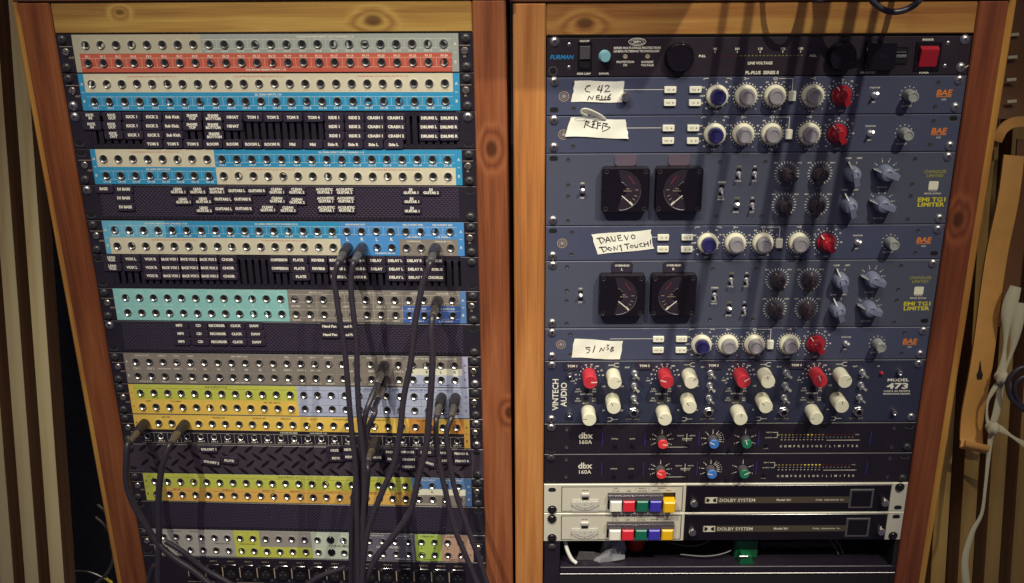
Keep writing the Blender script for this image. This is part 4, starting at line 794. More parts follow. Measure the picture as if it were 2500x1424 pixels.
p1 = preamp(1, 'navy mic preamp with tape reading C 42, directly below the power conditioner', (190, 170, 200, 245, -35, -50), ([(4.4, 's'), (37.3, 'o')], [(5, 's'), (36.4, 's')]))
p1.at('input_bolt', THUMB, 91, 21.8).scale = (1.1, 1, 1.1)
preamp(2, 'navy mic preamp with crumpled scribbled tape, above the empty-tagged limiter', (175, 160, 215, 250, -35, -45), ([(4.3, 's'), (36.4, 's')], [(5.2, 'o'), (37, 's')]))
preamp(5, 'navy mic preamp with tape reading DAVE VO, between the two limiters', (205, 205, 220, 235, -38, -40), ([(5.9, 'o'), (37.4, 's')], [(6, 's'), (37, 'o')]))
preamp(8, 'navy mic preamp with tape reading 51 N3B, above the white-knobbed preamp', (160, 150, 200, 240, -38, -25), ([(5.2, 's'), (37.4, 's')], [(5, 's'), (37, 's')]))

# ---------------------------------------------------------------- two-unit limiters
def arc(cx, cy, r, a0, a1, n=14): return [(cx + r * cos(radians(a0 + (a1 - a0) * i / n)), cy + r * sin(radians(a0 + (a1 - a0) * i / n))) for i in range(n + 1)]
_b = B(); _b.prism(rrect(-2.9, 2.9, -6.4, 6.4, 1.5, 3), .02, .5, .2); TPLATE = mesh('switch_plate', _b, 'black_gloss')
def limiter(unit, label, tags, scr, ang):
    P = Unit('limiter', label, 'limiter', RIGHT, unit, 2, 'navy limiters with black meters')
    P.panel('slate_paint'); rscrews(P, *scr)
    for u, d in ((26.5, 7.5), (26.7, 38.2), (26.8, 52), (27, 82.3), (205.7, 11), (205.7, 77.6), (259.2, 11), (259.4, 77.8), (435.6, 8.3), (435.7, 39.2), (435.8, 53.5), (436, 83)): P.at('panel_screw', PSCREW, u, d)
    for k, u in enumerate((94, 157)):
        s_ = 1 if k == 0 else -1; cu, cd = u, 42
        b = B(); b.prism(rrect(-28, 28, -27, 27, 4, 3), 0, 12, 1.6); mt = P.at('vu_meter', mesh('vu_meter', b, 'black_gloss'), cu, cd)
        # kidney-shaped window: big arc outside, bite taken by the round hub
        o = arc(-6 * s_, 0, 24, -92, 92, 20)
        o = [(-6 * s_ + (x + 6 * s_) * (1 if s_ > 0 else -1), y) for x, y in o]
        hub = [(-9 * s_ + s_ * 11 * cos(radians(a)), 11 * sin(radians(a))) for a in range(70, -71, -14)]
        pts = [(-9 * s_, -23.8)] + o + [(-9 * s_, 23.8)] + hub
        bb = B(); idx = [bb.v(p[0], p[1], 12.06) for p in (pts if s_ > 0 else pts[::-1])]; bb.f(*idx); link('meter_face', mesh('meter_face', bb, 'meter_face', smooth=False), mt)
        lo_ = [p for p in o if p[1] < 3]; bb = B(); bb.tube([(p[0], p[1], 12.2) for p in lo_], .42, 6); link('window_rim', mesh('window_rim', bb, 'steel'), mt)  # lower half in bright steel: its glint is put into the material
        up_ = [p for p in o if p[1] > -1]; bb = B(); bb.tube([(p[0], p[1], 12.2) for p in up_], .25, 6); link('window_rim', mesh('window_rim', bb, 'black_steel'), mt)  # upper half darker: shade on the same rim put into its colour
        bb = B(); bb.tube([(p[0], p[1], 12.2) for p in hub[:4]], .35, 6); bb.tube([(p[0], p[1], 12.2) for p in hub[-4:]], .35, 6); link('hub_rim', mesh('hub_rim', bb, 'steel'), mt)
        bb = B(); bb.line([(-4 * s_, -6.5), (7.5 * s_, -16.5)], 1.0, 12.5); bb.line([(5.4 * s_, -14.6), (8.2 * s_, -17.2)], 1.9, 12.5); link('needle', mesh('needle', bb, 'white_print', smooth=False), mt)
        bb = B()
        for a in (-48, -34, -20, 2): bb.line([(-6 * s_ + s_ * 17.5 * cos(radians(a)), 17.5 * sin(radians(a))), (-6 * s_ + s_ * 21 * cos(radians(a)), 21 * sin(radians(a)))], .5, 12.12)
        bb.text('Gain', 2.5 * s_, 2.2, 1.6, 12.12); bb.text('Reduction', 2.5 * s_, -.4, 1.6, 12.12, maxw=11.5); link('scale_marks', mesh('scale_marks', bb, 'faint_print', smooth=False), mt)
        bb = B(); bb.line([(3.5 * s_, 17.5), (9.8 * s_, 8.5)], 1.2, 12.12); link('red_zone', mesh('red_zone', bb, 'meter_red', smooth=False), mt)
        for x in (-23, 23):
            for y in (-22.5, 22.5): link('meter_screw', PSCREW, mt, (x, y, 11.7))
        b = B(); b.prism(rrect(-13, 13, -7, 7, 4, 4), 0, 1.5, .5); tg = P.at('name_plate', mesh('name_plate', b, 'plum_tape' if not tags else 'tile'), cu, 7.9)
        if tags:
            bb = B(); bb.text('OVERHEAD', 0, 2.2, 2.4, 1.56, bold=.02, maxw=20); bb.text('LR'[k], 0, -2.6, 3, 1.56, bold=.02); link('plate_lettering', mesh('plate_lettering', bb, 'white_print', smooth=False), tg)
    b = B(); y = B()
    P.text(b, 'ON', 43.6, 35.8, 1.9, bold=.02); P.text(b, 'OFF', 43.7, 54, 1.9, bold=.02)
    for u, d in ((43.9, 45), (209.4, 45), (228.5, 25.3), (247.4, 25.3), (228.5, 63.6), (247.4, 63.6)): P.at('switch_plate', TPLATE, u, d)
    P.at('toggle_switch', TOGSU, 43.9, 45); P.at('toggle_switch', TOGS, 209.4, 45)
    P.text(b, 'STEREO', 209.4, 35.6, 2.0, bold=.02, maxw=9); P.text(b, 'DUAL', 209.5, 53.4, 1.8, bold=.02); P.text(b, 'MONO', 209.6, 56.6, 1.8, bold=.02)
    for j, d0 in enumerate((0, 38.3)):
        P.at('toggle_switch', TOGS if not j else TOGSU, 228.5, 25.3 + d0); P.at('toggle_switch', TOGS, 247.4, 25.3 + d0)
        P.text(y, 'THD', 228.8, 16.4 + d0, 1.9, bold=.02); P.text(b, 'BYPASS', 228.5, 34.2 + d0, 1.8, bold=.02, maxw=7); P.text(b, 'IN', 247.3, 16.4 + d0, 1.9, bold=.02); P.text(b, 'OUT', 247.5, 34.2 + d0, 1.9, bold=.02)
        for c, u in enumerate((285.4, 324.8)):
            for i in range(21):
                a = radians(-150 + 15 * i); P.line(b, [(u + 12.4 * sin(a), 25.2 + d0 - 12.4 * cos(a)), (u + 14.6 * sin(a), 25.2 + d0 - 14.6 * cos(a))], .75)
            P.text(y, ('OUTPUT', 'INPUT')[c] if not j else 'GAIN', u + .6, 43 + d0, 1.8, bold=.02)
            P.text(b, 'MIN', u - 13.5, 12.4 + d0, 1.8, bold=.01); P.text(b, 'MAX', u + 14, 12.4 + d0, 1.8, bold=.01)
            knob(P, 'level_knob', u, 25.2 + d0, [BROWN_WING, ('pointer_line', BROWN_LINE)], radians(ang[j * 2 + c]))
        P.text(b, 'COMP', 356.5, 7.3 + d0, 1.9, bold=.02); P.text(b, 'LIMIT', 369.8, 7.2 + d0, 1.9, bold=.02); P.line(b, [(366.4, 13.6 + d0), (367.2, 11.8 + d0)], .7); P.line(b, [(359, 13.4 + d0), (358.2, 11.6 + d0)], .7)
        knob(P, 'mode_knob', 361.6, 25 + d0, [GREY_WING, ('pointer_line', GREY_LINE)], radians(-22))
        for i, (u, d, t) in enumerate(((390.3, 14.7, '2'), (397.4, 11.8, '3'), (404.5, 12.1, '4'), (410.8, 15.8, '5'), (415, 21.4, '6'))):
            du, dd = u - 400.8, d - 24; l = hypot(du, dd); P.line(b, [(400.8 + du / l * 12.3, 24 + d0 + dd / l * 12.3), (400.8 + du / l * 14.3, 24 + d0 + dd / l * 14.3)], .7); P.text(b, t, 400.8 + du / l * 16.4, 24 + d0 + dd / l * 16.4, 1.8)
        P.text(b, 'RECOVERY', 400.7, 42.6 + d0, 2, bold=.01, maxw=12.5)
        knob(P, 'recovery_knob', 400.8, 24 + d0, [GREY_WING, ('pointer_line', GREY_LINE)], radians(-72))
    P.text(b, 'SPECIAL EDITION', 461.5, 50.6, 1.9, bold=.01, maxw=20); P.text(b, 'CHANDLER', 461.2, 47.3, 1.3, maxw=12)
    bb = B(); bb.prism(rrect(P.X(455.6), P.X(467), P.Y(46), P.Y(35.6), 1.2, 3), .02, .14); P.part('logo_square', bb, 'ivory_plastic', smooth=False)
    P.part('lettering', b, 'white_print', smooth=False)
    q = B(); P.text(q, 'CHANDLER', 461.2, 23.8, 3.8, bold=.02, sx=1.4, shear=.1, maxw=27); P.text(q, 'LIMITED', 461.6, 28.9, 3.4, bold=.02, sx=1.4, shear=.1, maxw=20); P.part('maker_lettering', q, 'dim_yellow_print', smooth=False)
    P.part('yellow_lettering', y, 'dim_yellow_print', smooth=False)
    q = B(); P.text(q, 'EMI TG1', 461.4, 58.0, 4.9, bold=.03, sx=1.5, maxw=33); P.text(q, 'LIMITER', 461.6, 64.2, 4.7, bold=.03, sx=1.5, maxw=32); P.part('model_lettering', q, 'yellow_print', smooth=False)
limiter(3, 'two-meter limiter with blank plum name plates, upper of the two', False, ([(5.7, 'o'), (81, 's')], [(5.6, 's'), (81, 's')]), (-60, 10, -20, 15))
limiter(6, 'two-meter limiter with OVERHEAD L and R name plates, lower of the two', True, ([(5, 's'), (81, 's')], [(5, 's'), (81, 'o')]), (-20, 5, -35, 0))

# ---------------------------------------------------------------- four-channel preamp with white knobs
P = Unit('mic_preamp', 'dark navy four-channel mic preamp with tall white and red knobs', 'preamp', RIGHT, 9, 2)
P.panel('deep_navy'); rscrews(P, [(5.3, 's'), (81.8, 's')], [(5.6, 's'), (81, 's')])
b = B(); d_ = B()
for t, u in (('VINTECH', 14.0), ('AUDIO', 24.8)): P.text(b, t, u, 47.5 if t == 'VINTECH' else 47.4, 7.4, bold=.012, rot=pi / 2, maxw=46 if t == 'VINTECH' else 36)
P.text(b, 'MODEL', 451, 28.6, 3.8, bold=.03, sx=1.5, maxw=40); P.text(b, '473', 450.8, 37, 7.6, bold=.03, sx=1.7, maxw=39); P.text(b, 'CLASS A, ALL DISCRETE', 451, 44.2, 2.2, bold=.02, maxw=41); P.text(b, 'MICROPHONE PREAMPS', 451.2, 48.2, 2.2, bold=.02, maxw=41)
SOFF = lathe_mesh('standoff', [(3.2, 0), (3.2, 6), (2.4, 6.4), (1.8, 5.8), (.2, 5.8)], 'nickel', 14)
for u, d in ((31.8, 17), (32.2, 73.5), (450.1, 16.5), (450.3, 73)): P.at('standoff', SOFF, u, d)
bb = B(); bb.lathe(0, 0, [(2.9, 0), (2.9, .8), (2.2, 1.2), (2.1, 2.8), (1.2, 3.6), (.2, 3.8)], 14); P.at('power_lamp', mesh('power_lamp', bb, 'red_plastic'), 428.1, 18.8)
ANG = [(88, 70, -25, -82), (-72, 45, -32, -65), (55, -10, -45, 5), (-20, 55, 0, -90)]
HEXJ = None
hb = B(); hb.lathe(0, 0, [(7, 0), (7, 2.2), (6.2, 2.8), (5.4, 2.8)], 6, cap=False, a0=.2); hb.lathe(0, 0, [(5.4, 2.8), (5.4, 6.2), (4.9, 6.6), (3.6, 6.6), (3.4, 2)], 20, cap=False); hb.mi = 1; hb.lathe(0, 0, [(3.5, 2), (.2, 2)], 20)
HEXJ = mesh('instrument_jack', hb, ['nickel', 'void'])
PB_ = lathe_mesh('select_button', [(3.2, 0), (3.2, 5), (2.8, 5.6), (.2, 5.6)], 'black_gloss', 16)
for c in range(4):
    x = c * 96.3
    for i, (t, a) in enumerate((('20', -60), ('30', -85), ('25', -110), ('40', -40), ('45', -16), ('50', 8), ('OFF', 34), ('55', 62), ('60', 88))):
        a = radians(a); P.text(b, t, 57 + x + 17.4 * sin(a), 20.5 - 15.4 * cos(a), 1.9, bold=.02); b.lathe(P.X(57 + x + 12.6 * sin(a)), P.Y(20.5 - 12.2 * cos(a)), [(.75, .1), (.1, .12)], 6)
    P.text(b, 'LINE', 36 + x, 28, 1.8, bold=.01); P.text(b, '-5', 35 + x, 24.4, 1.8); P.text(b, '-10', 39 + x, 31.4, 1.8)
    for t, u, d, m in (('1.2K', 43.2, 39.6, 8), ('(OUT)', 43.2, 43, 9), ('300', 63.6, 39.6, 7), ('(IN)', 63.6, 43, 6), ('IMPEDANCE', 53.8, 46.8, 18), ('Mic', 43.3, 52.9, 8), ('(OUT)', 43.3, 56.3, 9), ('Line', 63.8, 52.9, 8), ('(IN)', 63.8, 56.3, 6), ('INPUT', 53.2, 59.8, 10), ('1.2K', 76, 35.8, 7), ('12K', 99.4, 35.8, 7), ('60', 76.4, 70, 5), ('220', 99.6, 70, 6), ('OUT', 105, 9.4, 9), ('48V', 114.6, 24.8, 6), ('Ø', 114.6, 42.4, 4), ('+10', 114.6, 60, 7), ('INSTRUMENT', 114.6, 83, 25)):
        P.text(b if t != 'INSTRUMENT' else d_, t, u + x, d, 2.0, bold=.015, maxw=m)
    P.line(b, [(81 + x, 6.2), (87.5 + x, 6.2), (90 + x, 3.6), (94 + x, 3.6)], .7); P.line(b, [(87.5 + x, 6.2), (90 + x, 8.6), (94 + x, 8.6)], .7)
    P.line(b, [(95 + x, 83), (88.5 + x, 83), (86 + x, 80.6), (82 + x, 80.6)], .7); P.line(b, [(88.5 + x, 83), (86 + x, 85.6), (82 + x, 85.6)], .7)
    a = ANG[c]
    kx = lambda u: u - 5 * (u + 38) / 1200
    knob(P, 'gain_knob', kx(56.9 + x), 18.7, [RED_CYL, ('pointer_line', CYL_LINE_W)], radians(a[0]))
    knob(P, 'white_knob', kx(87.6 + x), 19.2, [WHITE_CYL, ('pointer_line', CYL_LINE_D)], radians(a[1]))
    knob(P, 'white_knob', kx(87.5 + x), 54.0, [WHITE_CYL, ('pointer_line', CYL_LINE_D)], radians(a[2]))
    knob(P, 'white_knob', kx(56.8 + x), 70.8, [WHITE_CYL, ('pointer_line', CYL_LINE_D)], radians(a[3]))
    P.at('select_button', PB_, 54 + x, 40.6); P.at('select_button', PB_, 53.4 + x, 52.6)
    for d in (17, 34.6, 52.2): P.at('toggle_switch', TOGR, 114.4 + x, d)
    P.at('instrument_jack', HEXJ, 115 + x, 72)
    bb = B(); bb.prism(rrect(-11.6, 11.6, -5.6, 5.6, 2), 0, 1.5, .4); tg = P.at('name_plate', mesh('name_plate', bb, 'tile'), (35, 126.6, 214, 319)[c], 6.6)
    bb = B(); bb.text('TOM %d' % (c + 1), 0, 0, 3.0, 1.56, bold=.03, maxw=17); link('plate_lettering', mesh('plate_lettering', bb, 'white_print', smooth=False), tg)
P.text(b, 'IN', 423.5, 9.2, 2, bold=.01)
P.part('lettering', b, 'white_print', smooth=False); P.part('faint_lettering', d_, 'faint_print', smooth=False)

# ---------------------------------------------------------------- compressors
def compressor(unit, label, angs, scr, lit):
    P = Unit('compressor', label, 'compressor', RIGHT, unit, 1, 'black compressor limiters')
    P.panel('black_paint'); rscrews(P, *scr)
    b = B(); P.text(b, 'dbx', 54.3, 17.4, 8.4, bold=.022, maxw=20); P.text(b, '160A', 54.4, 26.8, 5.6, bold=.012, maxw=20); P.part('brand_lettering', b, 'cream_print', smooth=False)
    b = B()
    for u in (76.2, 131.4, 201.9, 279.7, 425.3): P.line(b, [(u, 13), (u, 32)], .9)
    P.part('divider_lines', b, 'indigo_print', smooth=False)
    b = B()
    P.text(b, 'BYPASS', 92.2, 22.4, 1.8, maxw=8.5); P.text(b, 'SLAVE', 115, 22.4, 1.8, maxw=7)
    for u in (92.4, 115.2, 186.2, 241.9, 290.1): P.at('select_button', PB_, u, (30.6, 30, 30.2, 37.4, 30.8)[(92.4, 115.2, 186.2, 241.9, 290.1).index(u)]).scale = (.6, .8, .6)
    for u, angl in ((153.4, (-120, -85, -55, 0, 50, 85, 120)), (219.5, (-120, -80, -40, 0, 30, 45, 60, 75, 90, 105)), (261.8, (-115, -65, 0, 65, 115))):
        for a in angl:
            a = radians(a); P.line(b, [(u + 8.6 * sin(a), 24.1 - 8.6 * cos(a)), (u + 12.2 * sin(a), 24.1 - 12.2 * cos(a))], .75); P.text(b, '0', u + 14.6 * sin(a), 24.1 - 13.8 * cos(a), 1.8)
    P.line(b, [(150, 35), (187, 35)], .6); P.line(b, [(185.8, 15.5), (185.8, 27)], .6); P.line(b, [(180, 22.3), (193, 22.3)], .6)
    P.text(b, 'BELOW', 177.6, 18.2, 1.7); P.text(b, 'ABOVE', 193, 18.2, 1.7); P.text(b, 'THRESHOLD', 186, 24.4, 1.5)
    P.line(b, [(297, 14), (303.5, 14), (303.5, 21.7), (299, 21.7)], .6); P.line(b, [(303.5, 17.8), (306.5, 17.8)], .6); P.text(b, 'INPUT', 292.5, 14, 1.7); P.text(b, 'OUTPUT', 292.5, 21.7, 1.7)
    P.line(b, [(368.4, 25.8), (409.9, 25.8)], .7); P.text(b, 'COMPRESSION', 405, 25.8, 1.4); P.text(b, '+20dB', 407, 17.7, 1.4)
    for i in range(20):
        u = 309.4 + 4.85 * i
        P.text(b, str(40 - 2 * i if i < 12 else i), u, 21.4, 1.3)
        if i < 12: P.line(b, [(u - .7, 25), (u + .7, 25)], .8)
    for i, ch in enumerate('COMPRESSOR/LIMITER'): P.text(b, ch, 309.4 + i * 5.85, 34.4, 3.0, bold=.02)
    P.text(b, 'SLAVE', 290, 37.6, 1.6); P.part('lettering', b, 'cream_print', smooth=False)
    g1, g2, g3 = B(), B(), B()
    for i in range(20):
        u = 309.4 + 4.85 * i; (g2 if lit[0] <= i <= lit[1] else g1 if i < 12 else g3).box(P.X(u - 1.1), P.X(u + 1.1), P.Y(18.4), P.Y(17.0), 0, .4)
    P.part('led_row', g1, 'led_yellow', smooth=False); P.part('lit_led_row', g2, 'led_lit', smooth=False); P.part('red_led_row', g3, 'led_dark', smooth=False)
    for u, c, a in zip((153.2, 219.4, 261.8), (DCR, DCB, DCG), angs): knob(P, 'control_knob', u, 24.1, [DBX_BODY, ('colour_cap', c), ('pointer_line', DBX_LINE)], radians(a))
    for u, d in ((29.3, 8), (29.3, 34), (454, 8), (454, 36)): P.at('panel_screw', PSCREW, u, d)
compressor(11, 'black compressor with red, blue and green knobs, upper of the two', (95, -62, -20), ([(5, 's'), (39, 'o')], [(6, 'o'), (36, 'k')]), (7, 8))
compressor(12, 'black compressor with red, blue and green knobs, just above the silver units', (-60, -75, 65), ([(5, 'k'), (39, 'o')], [(6, 'o'), (38, 'k')]), (7, 11))

# ---------------------------------------------------------------- noise reduction units
def dolby(unit, label, scr, yellow_out):
    P = Unit('noise_reduction_unit', label, 'audio unit', RIGHT, unit, 1, 'silver and black noise reduction units')
    b = B(); b.box(P.X(.3), P.X(189), .5, U - .5, -3, 1.2, .6); P.part('silver_panel', b, 'dolby_silver')
    b = B(); b.box(P.X(189.2), P.X(461), .5, U - 3.0, -3, 1.0, .8); P.part('black_panel', b, 'black_gloss')
    b = B(); b.box(P.X(461.2), P.X(482.3), .5, U - .5, -3, 1.2, .6); P.part('silver_ear', b, 'dolby_silver')
    b = B(); b.box(P.X(189.2), P.X(461), U - 2.9, U - .5, -3, 1.4, .4); P.part('silver_edge', b, 'dolby_silver')
    b = B(); P.line(b, [(23.9, 4.4), (184.6, 4.4), (184.6, 41.6), (23.9, 41.6), (23.9, 4.4)], 1.1, 1.24)
    for t, u, d, m in (('set-up', 54.9, 9.4, 12), ('N.R.', 96, 7, 6), ('in / out', 96, 10.8, 11), ('calib.', 113, 10.8, 7), ('check in', 130.6, 7, 11), ('operating', 130.6, 10.8, 12), ('monitor', 157, 6.6, 13), ('external', 148.4, 10.4, 11), ('check', 165.6, 10.4, 10)): P.text(b, t, u, d, 2.2, 1.24, bold=.02, maxw=m * 1.1)
    for u in (122, 139.8): P.line(b, [(u, 6), (u, 12)], .35, 1.24)
    P.part('lettering', b, 'dark_print', smooth=False)
    for (u, d), k in scr[0]: P.at('mounting_slot' if k == 'o' else 'rack_screw', SLOT if k == 'o' else SCREWB, u, d, 1.2)
    # set-up meter: slide switch above a clear meter
    b = B(); b.box(-5.2, 5.2, -5, 5, 1.1, 2.2, .4); b.mi = 1; b.box(-4.4, 4.4, -4.4, .4, 2.1, 2.5); b.mi = 2; b.box(-4.6, 4.6, .6, 4.4, 2.1, 5, .5); P.at('slide_switch', mesh('slide_switch', b, ['dolby_silver', 'void', 'grey_plastic']), 55.2, 18.8)
    b = B(); b.box(-17.6, 17.6, -8.2, 8.2, 1.2, 1.9); mt = P.at('setup_meter', mesh('setup_meter', b, 'stone_plain'), 55.1, 32.2)
    b = B(); o = arc(0, 16, 24, 222, 318, 16); b.line(o, 1.2, 2.0); b.line(arc(0, 12, 17, 225, 315, 12), .9, 2.0); b.lathe(0, .8, [(1.0, 2.0), (.1, 2.02)], 8); b.lathe(0, -7, [(1.2, 2.0), (.1, 2.02)], 8); b.line([(8, 1), (9, 5)], .5, 2.0); link('meter_scale', mesh('meter_scale', b, 'dark_print', smooth=False), mt)
    b = B(); b.box(-17.6, 17.6, -8.2, 8.2, 2.1, 6, 1.2); link('meter_window', mesh('meter_window', b, 'clear_plastic'), mt)
    # push buttons in their well
    b = B(); b.box(P.X(85), P.X(175), P.Y(38.6), P.Y(13.5), 1.15, 1.5); P.part('button_well', b, 'black_gloss', smooth=False)
    b = B(); b.box(P.X(85), P.X(175 if not yellow_out else 158), P.Y(21), P.Y(13.5), 1.4, 9, .6); P.part('smoked_cover', b, 'smoked')
    for i, (u, c) in enumerate(((95.6, 'white'), (113, 'red'), (130.7, 'green'), (148.3, 'blue'), (165.7, 'yellow'))):
        out = 16 if (yellow_out and i == 4) else 11
        d = 29.6 if out == 11 else 28.2
        b = B(); b.box(-7.7, 7.7, -8.2, 8.2, 1.5, out, 1.6); P.at('push_button', mesh('push_button', b, 'btn_' + c), u, d)
    for u in (199.6, 452.6): P.at('thumb_screw', THUMB, u, 27, 1)
    b = B(); b.box(P.X(214), P.X(407), P.Y(30.4), P.Y(21), 1.0, 1.15); P.part('printed_band', b, 'olive_band', smooth=False)
    b = B(); b.box(P.X(215.5), P.X(231), P.Y(30.2), P.Y(21.2), 1.1, 1.3); P.part('logo_plate', b, 'cream_plain', smooth=False)
    b = B()
    for s_ in (-1, 1):
        o = [(223.2 + s_ * 1.3, 22.6)] + [(223.2 + s_ * (5.8 - 3.4 * cos(radians(a))), 25.7 + 3.1 * sin(radians(a))) for a in range(-80, 81, 20)] + [(223.2 + s_ * 1.3, 28.8)]
        o = [(223.2 + s_ * 6.6, 22.6)] + [(223.2 + s_ * (6.2 - 4.2 * cos(radians(a))), 25.7 + 3.1 * sin(radians(a))) for a in range(-90, 91, 20)] + [(223.2 + s_ * 6.6, 28.8)]
        q = [(P.X(x), P.Y(y)) for x, y in o]; idx = [b.v(x, y, 1.34) for x, y in q]; b.f(*(idx if s_ < 0 else idx[::-1]))
    P.part('logo_shapes', b, 'void', smooth=False)
    b = B(); P.text(b, 'DOLBY SYSTEM', 258, 25.8, 4.8, 1.2, bold=.006, maxw=50); P.text(b, 'Model 361', 319.6, 25.5, 3.2, 1.2, bold=.02, maxw=19); P.text(b, 'Dolby  Laboratories  Inc', 381, 25.5, 2.6, 1.2, bold=.01, maxw=41); P.part('model_lettering', b, 'cream_print', smooth=False)
    b = B(); b.box(-16, 16, -14.5, 14.5, .95, 1.6, .3); b.mi = 1; b.box(-13.2, 13.2, -11.8, 11.8, 1.5, 1.7); P.at('module_window', mesh('module_window', b, ['junk_grey', 'black_gloss']), 422.6, 24.2)
mk('stone_plain', srgb(200, 194, 178), .5); mk('cream_plain', srgb(206, 200, 180), .5)
dolby(13, 'silver and black noise reduction unit with its yellow button out, upper one', [[((11, 8.4), 'o'), ((11.4, 38.8), 'b'), ((471.9, 6.8), 'b'), ((473.2, 37.8), 'o')]], True)
dolby(14, 'silver and black noise reduction unit with all buttons level, lower one', [[((11.2, 8.6), 'b'), ((11.5, 38.6), 'b'), ((472.8, 7.4), 'o'), ((472, 37.6), 'b')]], False)

# ================================================================ handwritten tape on the preamps
def tape(label, M, pts, strokes, ink_w=1.35, lift=None):
    """torn masking tape: outline points (u, v), clockwise from top left, surface slightly cockled"""
    cu = sum(p[0] for p in pts) / len(pts); cv = min(p[1] for p in pts)
    t = thing('masking_tape', label, 'tape', M, cu, cv, 0, 'handwritten tape labels')
    n, m = 16, 6; tl, tr, br, bl = pts; b = B(); I = []
    for j in range(m + 1):
        row = []
        for i in range(n + 1):
            s_, q = i / n, j / m
            x = (tl[0] * (1 - s_) + tr[0] * s_) * (1 - q) + (bl[0] * (1 - s_) + br[0] * s_) * q
            y = (tl[1] * (1 - s_) + tr[1] * s_) * (1 - q) + (bl[1] * (1 - s_) + br[1] * s_) * q
            if i in (0, n): x += random.uniform(-.8, .8)
            if j in (0, m): y += .5 * sin(s_ * 7 + j) + random.uniform(-.12, .12)
            w = 1.0 + .35 * sin(s_ * 9 + q * 4) + (lift(s_, q) if lift else 0)
            row.append((x, y, w))
        I.append(row)
    F_i = [[b.v(x - cu, y - cv, w) for x, y, w in r] for r in I]; K = [[b.v(x - cu, y - cv, w - .3) for x, y, w in r] for r in I]
    for j in range(m):
        for i in range(n):
            b.f(F_i[j + 1][i], F_i[j + 1][i + 1], F_i[j][i + 1], F_i[j][i]); b.f(K[j][i], K[j][i + 1], K[j + 1][i + 1], K[j + 1][i])
    for i in range(n): b.f(F_i[0][i], F_i[0][i + 1], K[0][i + 1], K[0][i]); b.f(K[m][i], K[m][i + 1], F_i[m][i + 1], F_i[m][i])
    for j in range(m): b.f(K[j][0], K[j + 1][0], F_i[j + 1][0], F_i[j][0]); b.f(F_i[j][n], F_i[j + 1][n], K[j + 1][n], K[j][n])
    part('tape_strip', b, 'tape', t, angle=60)
    def sample(s_, q):
        i = min(n - 1, int(s_ * n)); j = min(m - 1, int(q * m)); a, c = s_ * n - i, q * m - j
        P_ = [Vector(I[j + y][i + x]) for y in (0, 1) for x in (0, 1)]
        return (P_[0] * (1 - a) + P_[1] * a) * (1 - c) + (P_[2] * (1 - a) + P_[3] * a) * c
    b = B()
    for st in strokes:
        fine = []
        for a, c in zip(st, st[1:]):
            k = max(1, int(hypot((c[0] - a[0]) * n, (c[1] - a[1]) * m) * 2.5))
            fine += [(a[0] + (c[0] - a[0]) * i / k, a[1] + (c[1] - a[1]) * i / k) for i in range(k)]
        fine.append(st[-1]); Q = [sample(*p) for p in fine]
        b.tube([(p.x - cu, p.y - cv, p.z + .12) for p in Q], ink_w / 2, 5, flat=.5)
    part('handwriting', b, 'ink', t)
    return t
V1 = lambda unit, d: -(unit * U + d)
S1 = [[(.33, .2), (.26, .24), (.23, .38), (.26, .5), (.34, .52)], [(.52, .2), (.48, .42), (.58, .42)], [(.57, .18), (.55, .55)], [(.62, .24), (.67, .18), (.71, .25), (.66, .42), (.62, .5), (.74, .46)],
      [(.31, .92), (.33, .7), (.4, .88), (.42, .68)], [(.54, .66), (.47, .7), (.48, .88), (.56, .86)], [(.48, .78), (.54, .76)], [(.58, .68), (.59, .86), (.64, .88), (.66, .7)], [(.76, .6), (.7, .76), (.71, .86), (.76, .84), (.75, .76), (.71, .78)], [(.54, .88), (.76, .86)]]
tape('masking tape reading C 42 NEU6 in black marker', RIGHT, [(32.6, V1(1, 4)), (89.4, V1(1, 4.7)), (88, V1(1, 28.8)), (29.2, V1(1, 28.2))], S1)
S2 = [[(.3, .12), (.28, .52)], [(.28, .16), (.36, .2), (.31, .34), (.42, .48)], [(.4, .16), (.48, .12)], [(.4, .3), (.46, .28), (.4, .46), (.5, .5)], [(.44, .1), (.42, .45)], [(.5, .14), (.5, .55)], [(.49, .24), (.56, .22)], [(.5, .36), (.56, .34)], [(.6, .2), (.58, .56)], [(.6, .22), (.68, .26), (.61, .36), (.72, .42), (.66, .56), (.58, .66)]]
t2 = tape('crumpled masking tape with scribbled writing and a curled-up flap', RIGHT, [(28.4, V1(2, 1.5)), (92.2, V1(2, 4.6)), (96.8, V1(2, 26.8)), (21.6, V1(2, 23.8))], S2, lift=lambda s_, q: 3.5 * max(0, q - .5) * (abs(s_ - .5) * 2) ** 2)
b = B()                                                     # loose end folded up and over
tops = [(64, 2.5, 1.6), (55, 7.5, 5), (46, 11, 10), (38, 9.5, 13), (35.5, 5, 12.5), (40, 1.5, 9.5), (50, -1.5, 5.5)]
cu2, cv2 = 59.75, V1(2, 26.8)
W1 = [(71, 0 - 3.5, 2), (64, 2.5, 6), (56, 7.0, 9.5), (48, 11.0, 11.5), (41.5, 11.5, 12.5), (38.5, 8.5, 12), (42, 5, 10), (50, 1.5, 6)]
W2 = [(69, -5.6, 1.8), (60, -3.2, 2.4), (52, .6, 4.6), (45, 4.2, 7.4), (40.2, 6, 9.6), (38.2, 5.4, 10), (41, 1.8, 8), (47, -1.8, 4.4)]
A = [b.v(p[0] - cu2, V1(2, 0) + p[1] - cv2, p[2]) for p in W1]; Z = [b.v(p[0] - cu2, V1(2, 0) + p[1] - cv2, p[2]) for p in W2]
for i in range(len(A) - 1): b.f(A[i], A[i + 1], Z[i + 1], Z[i])
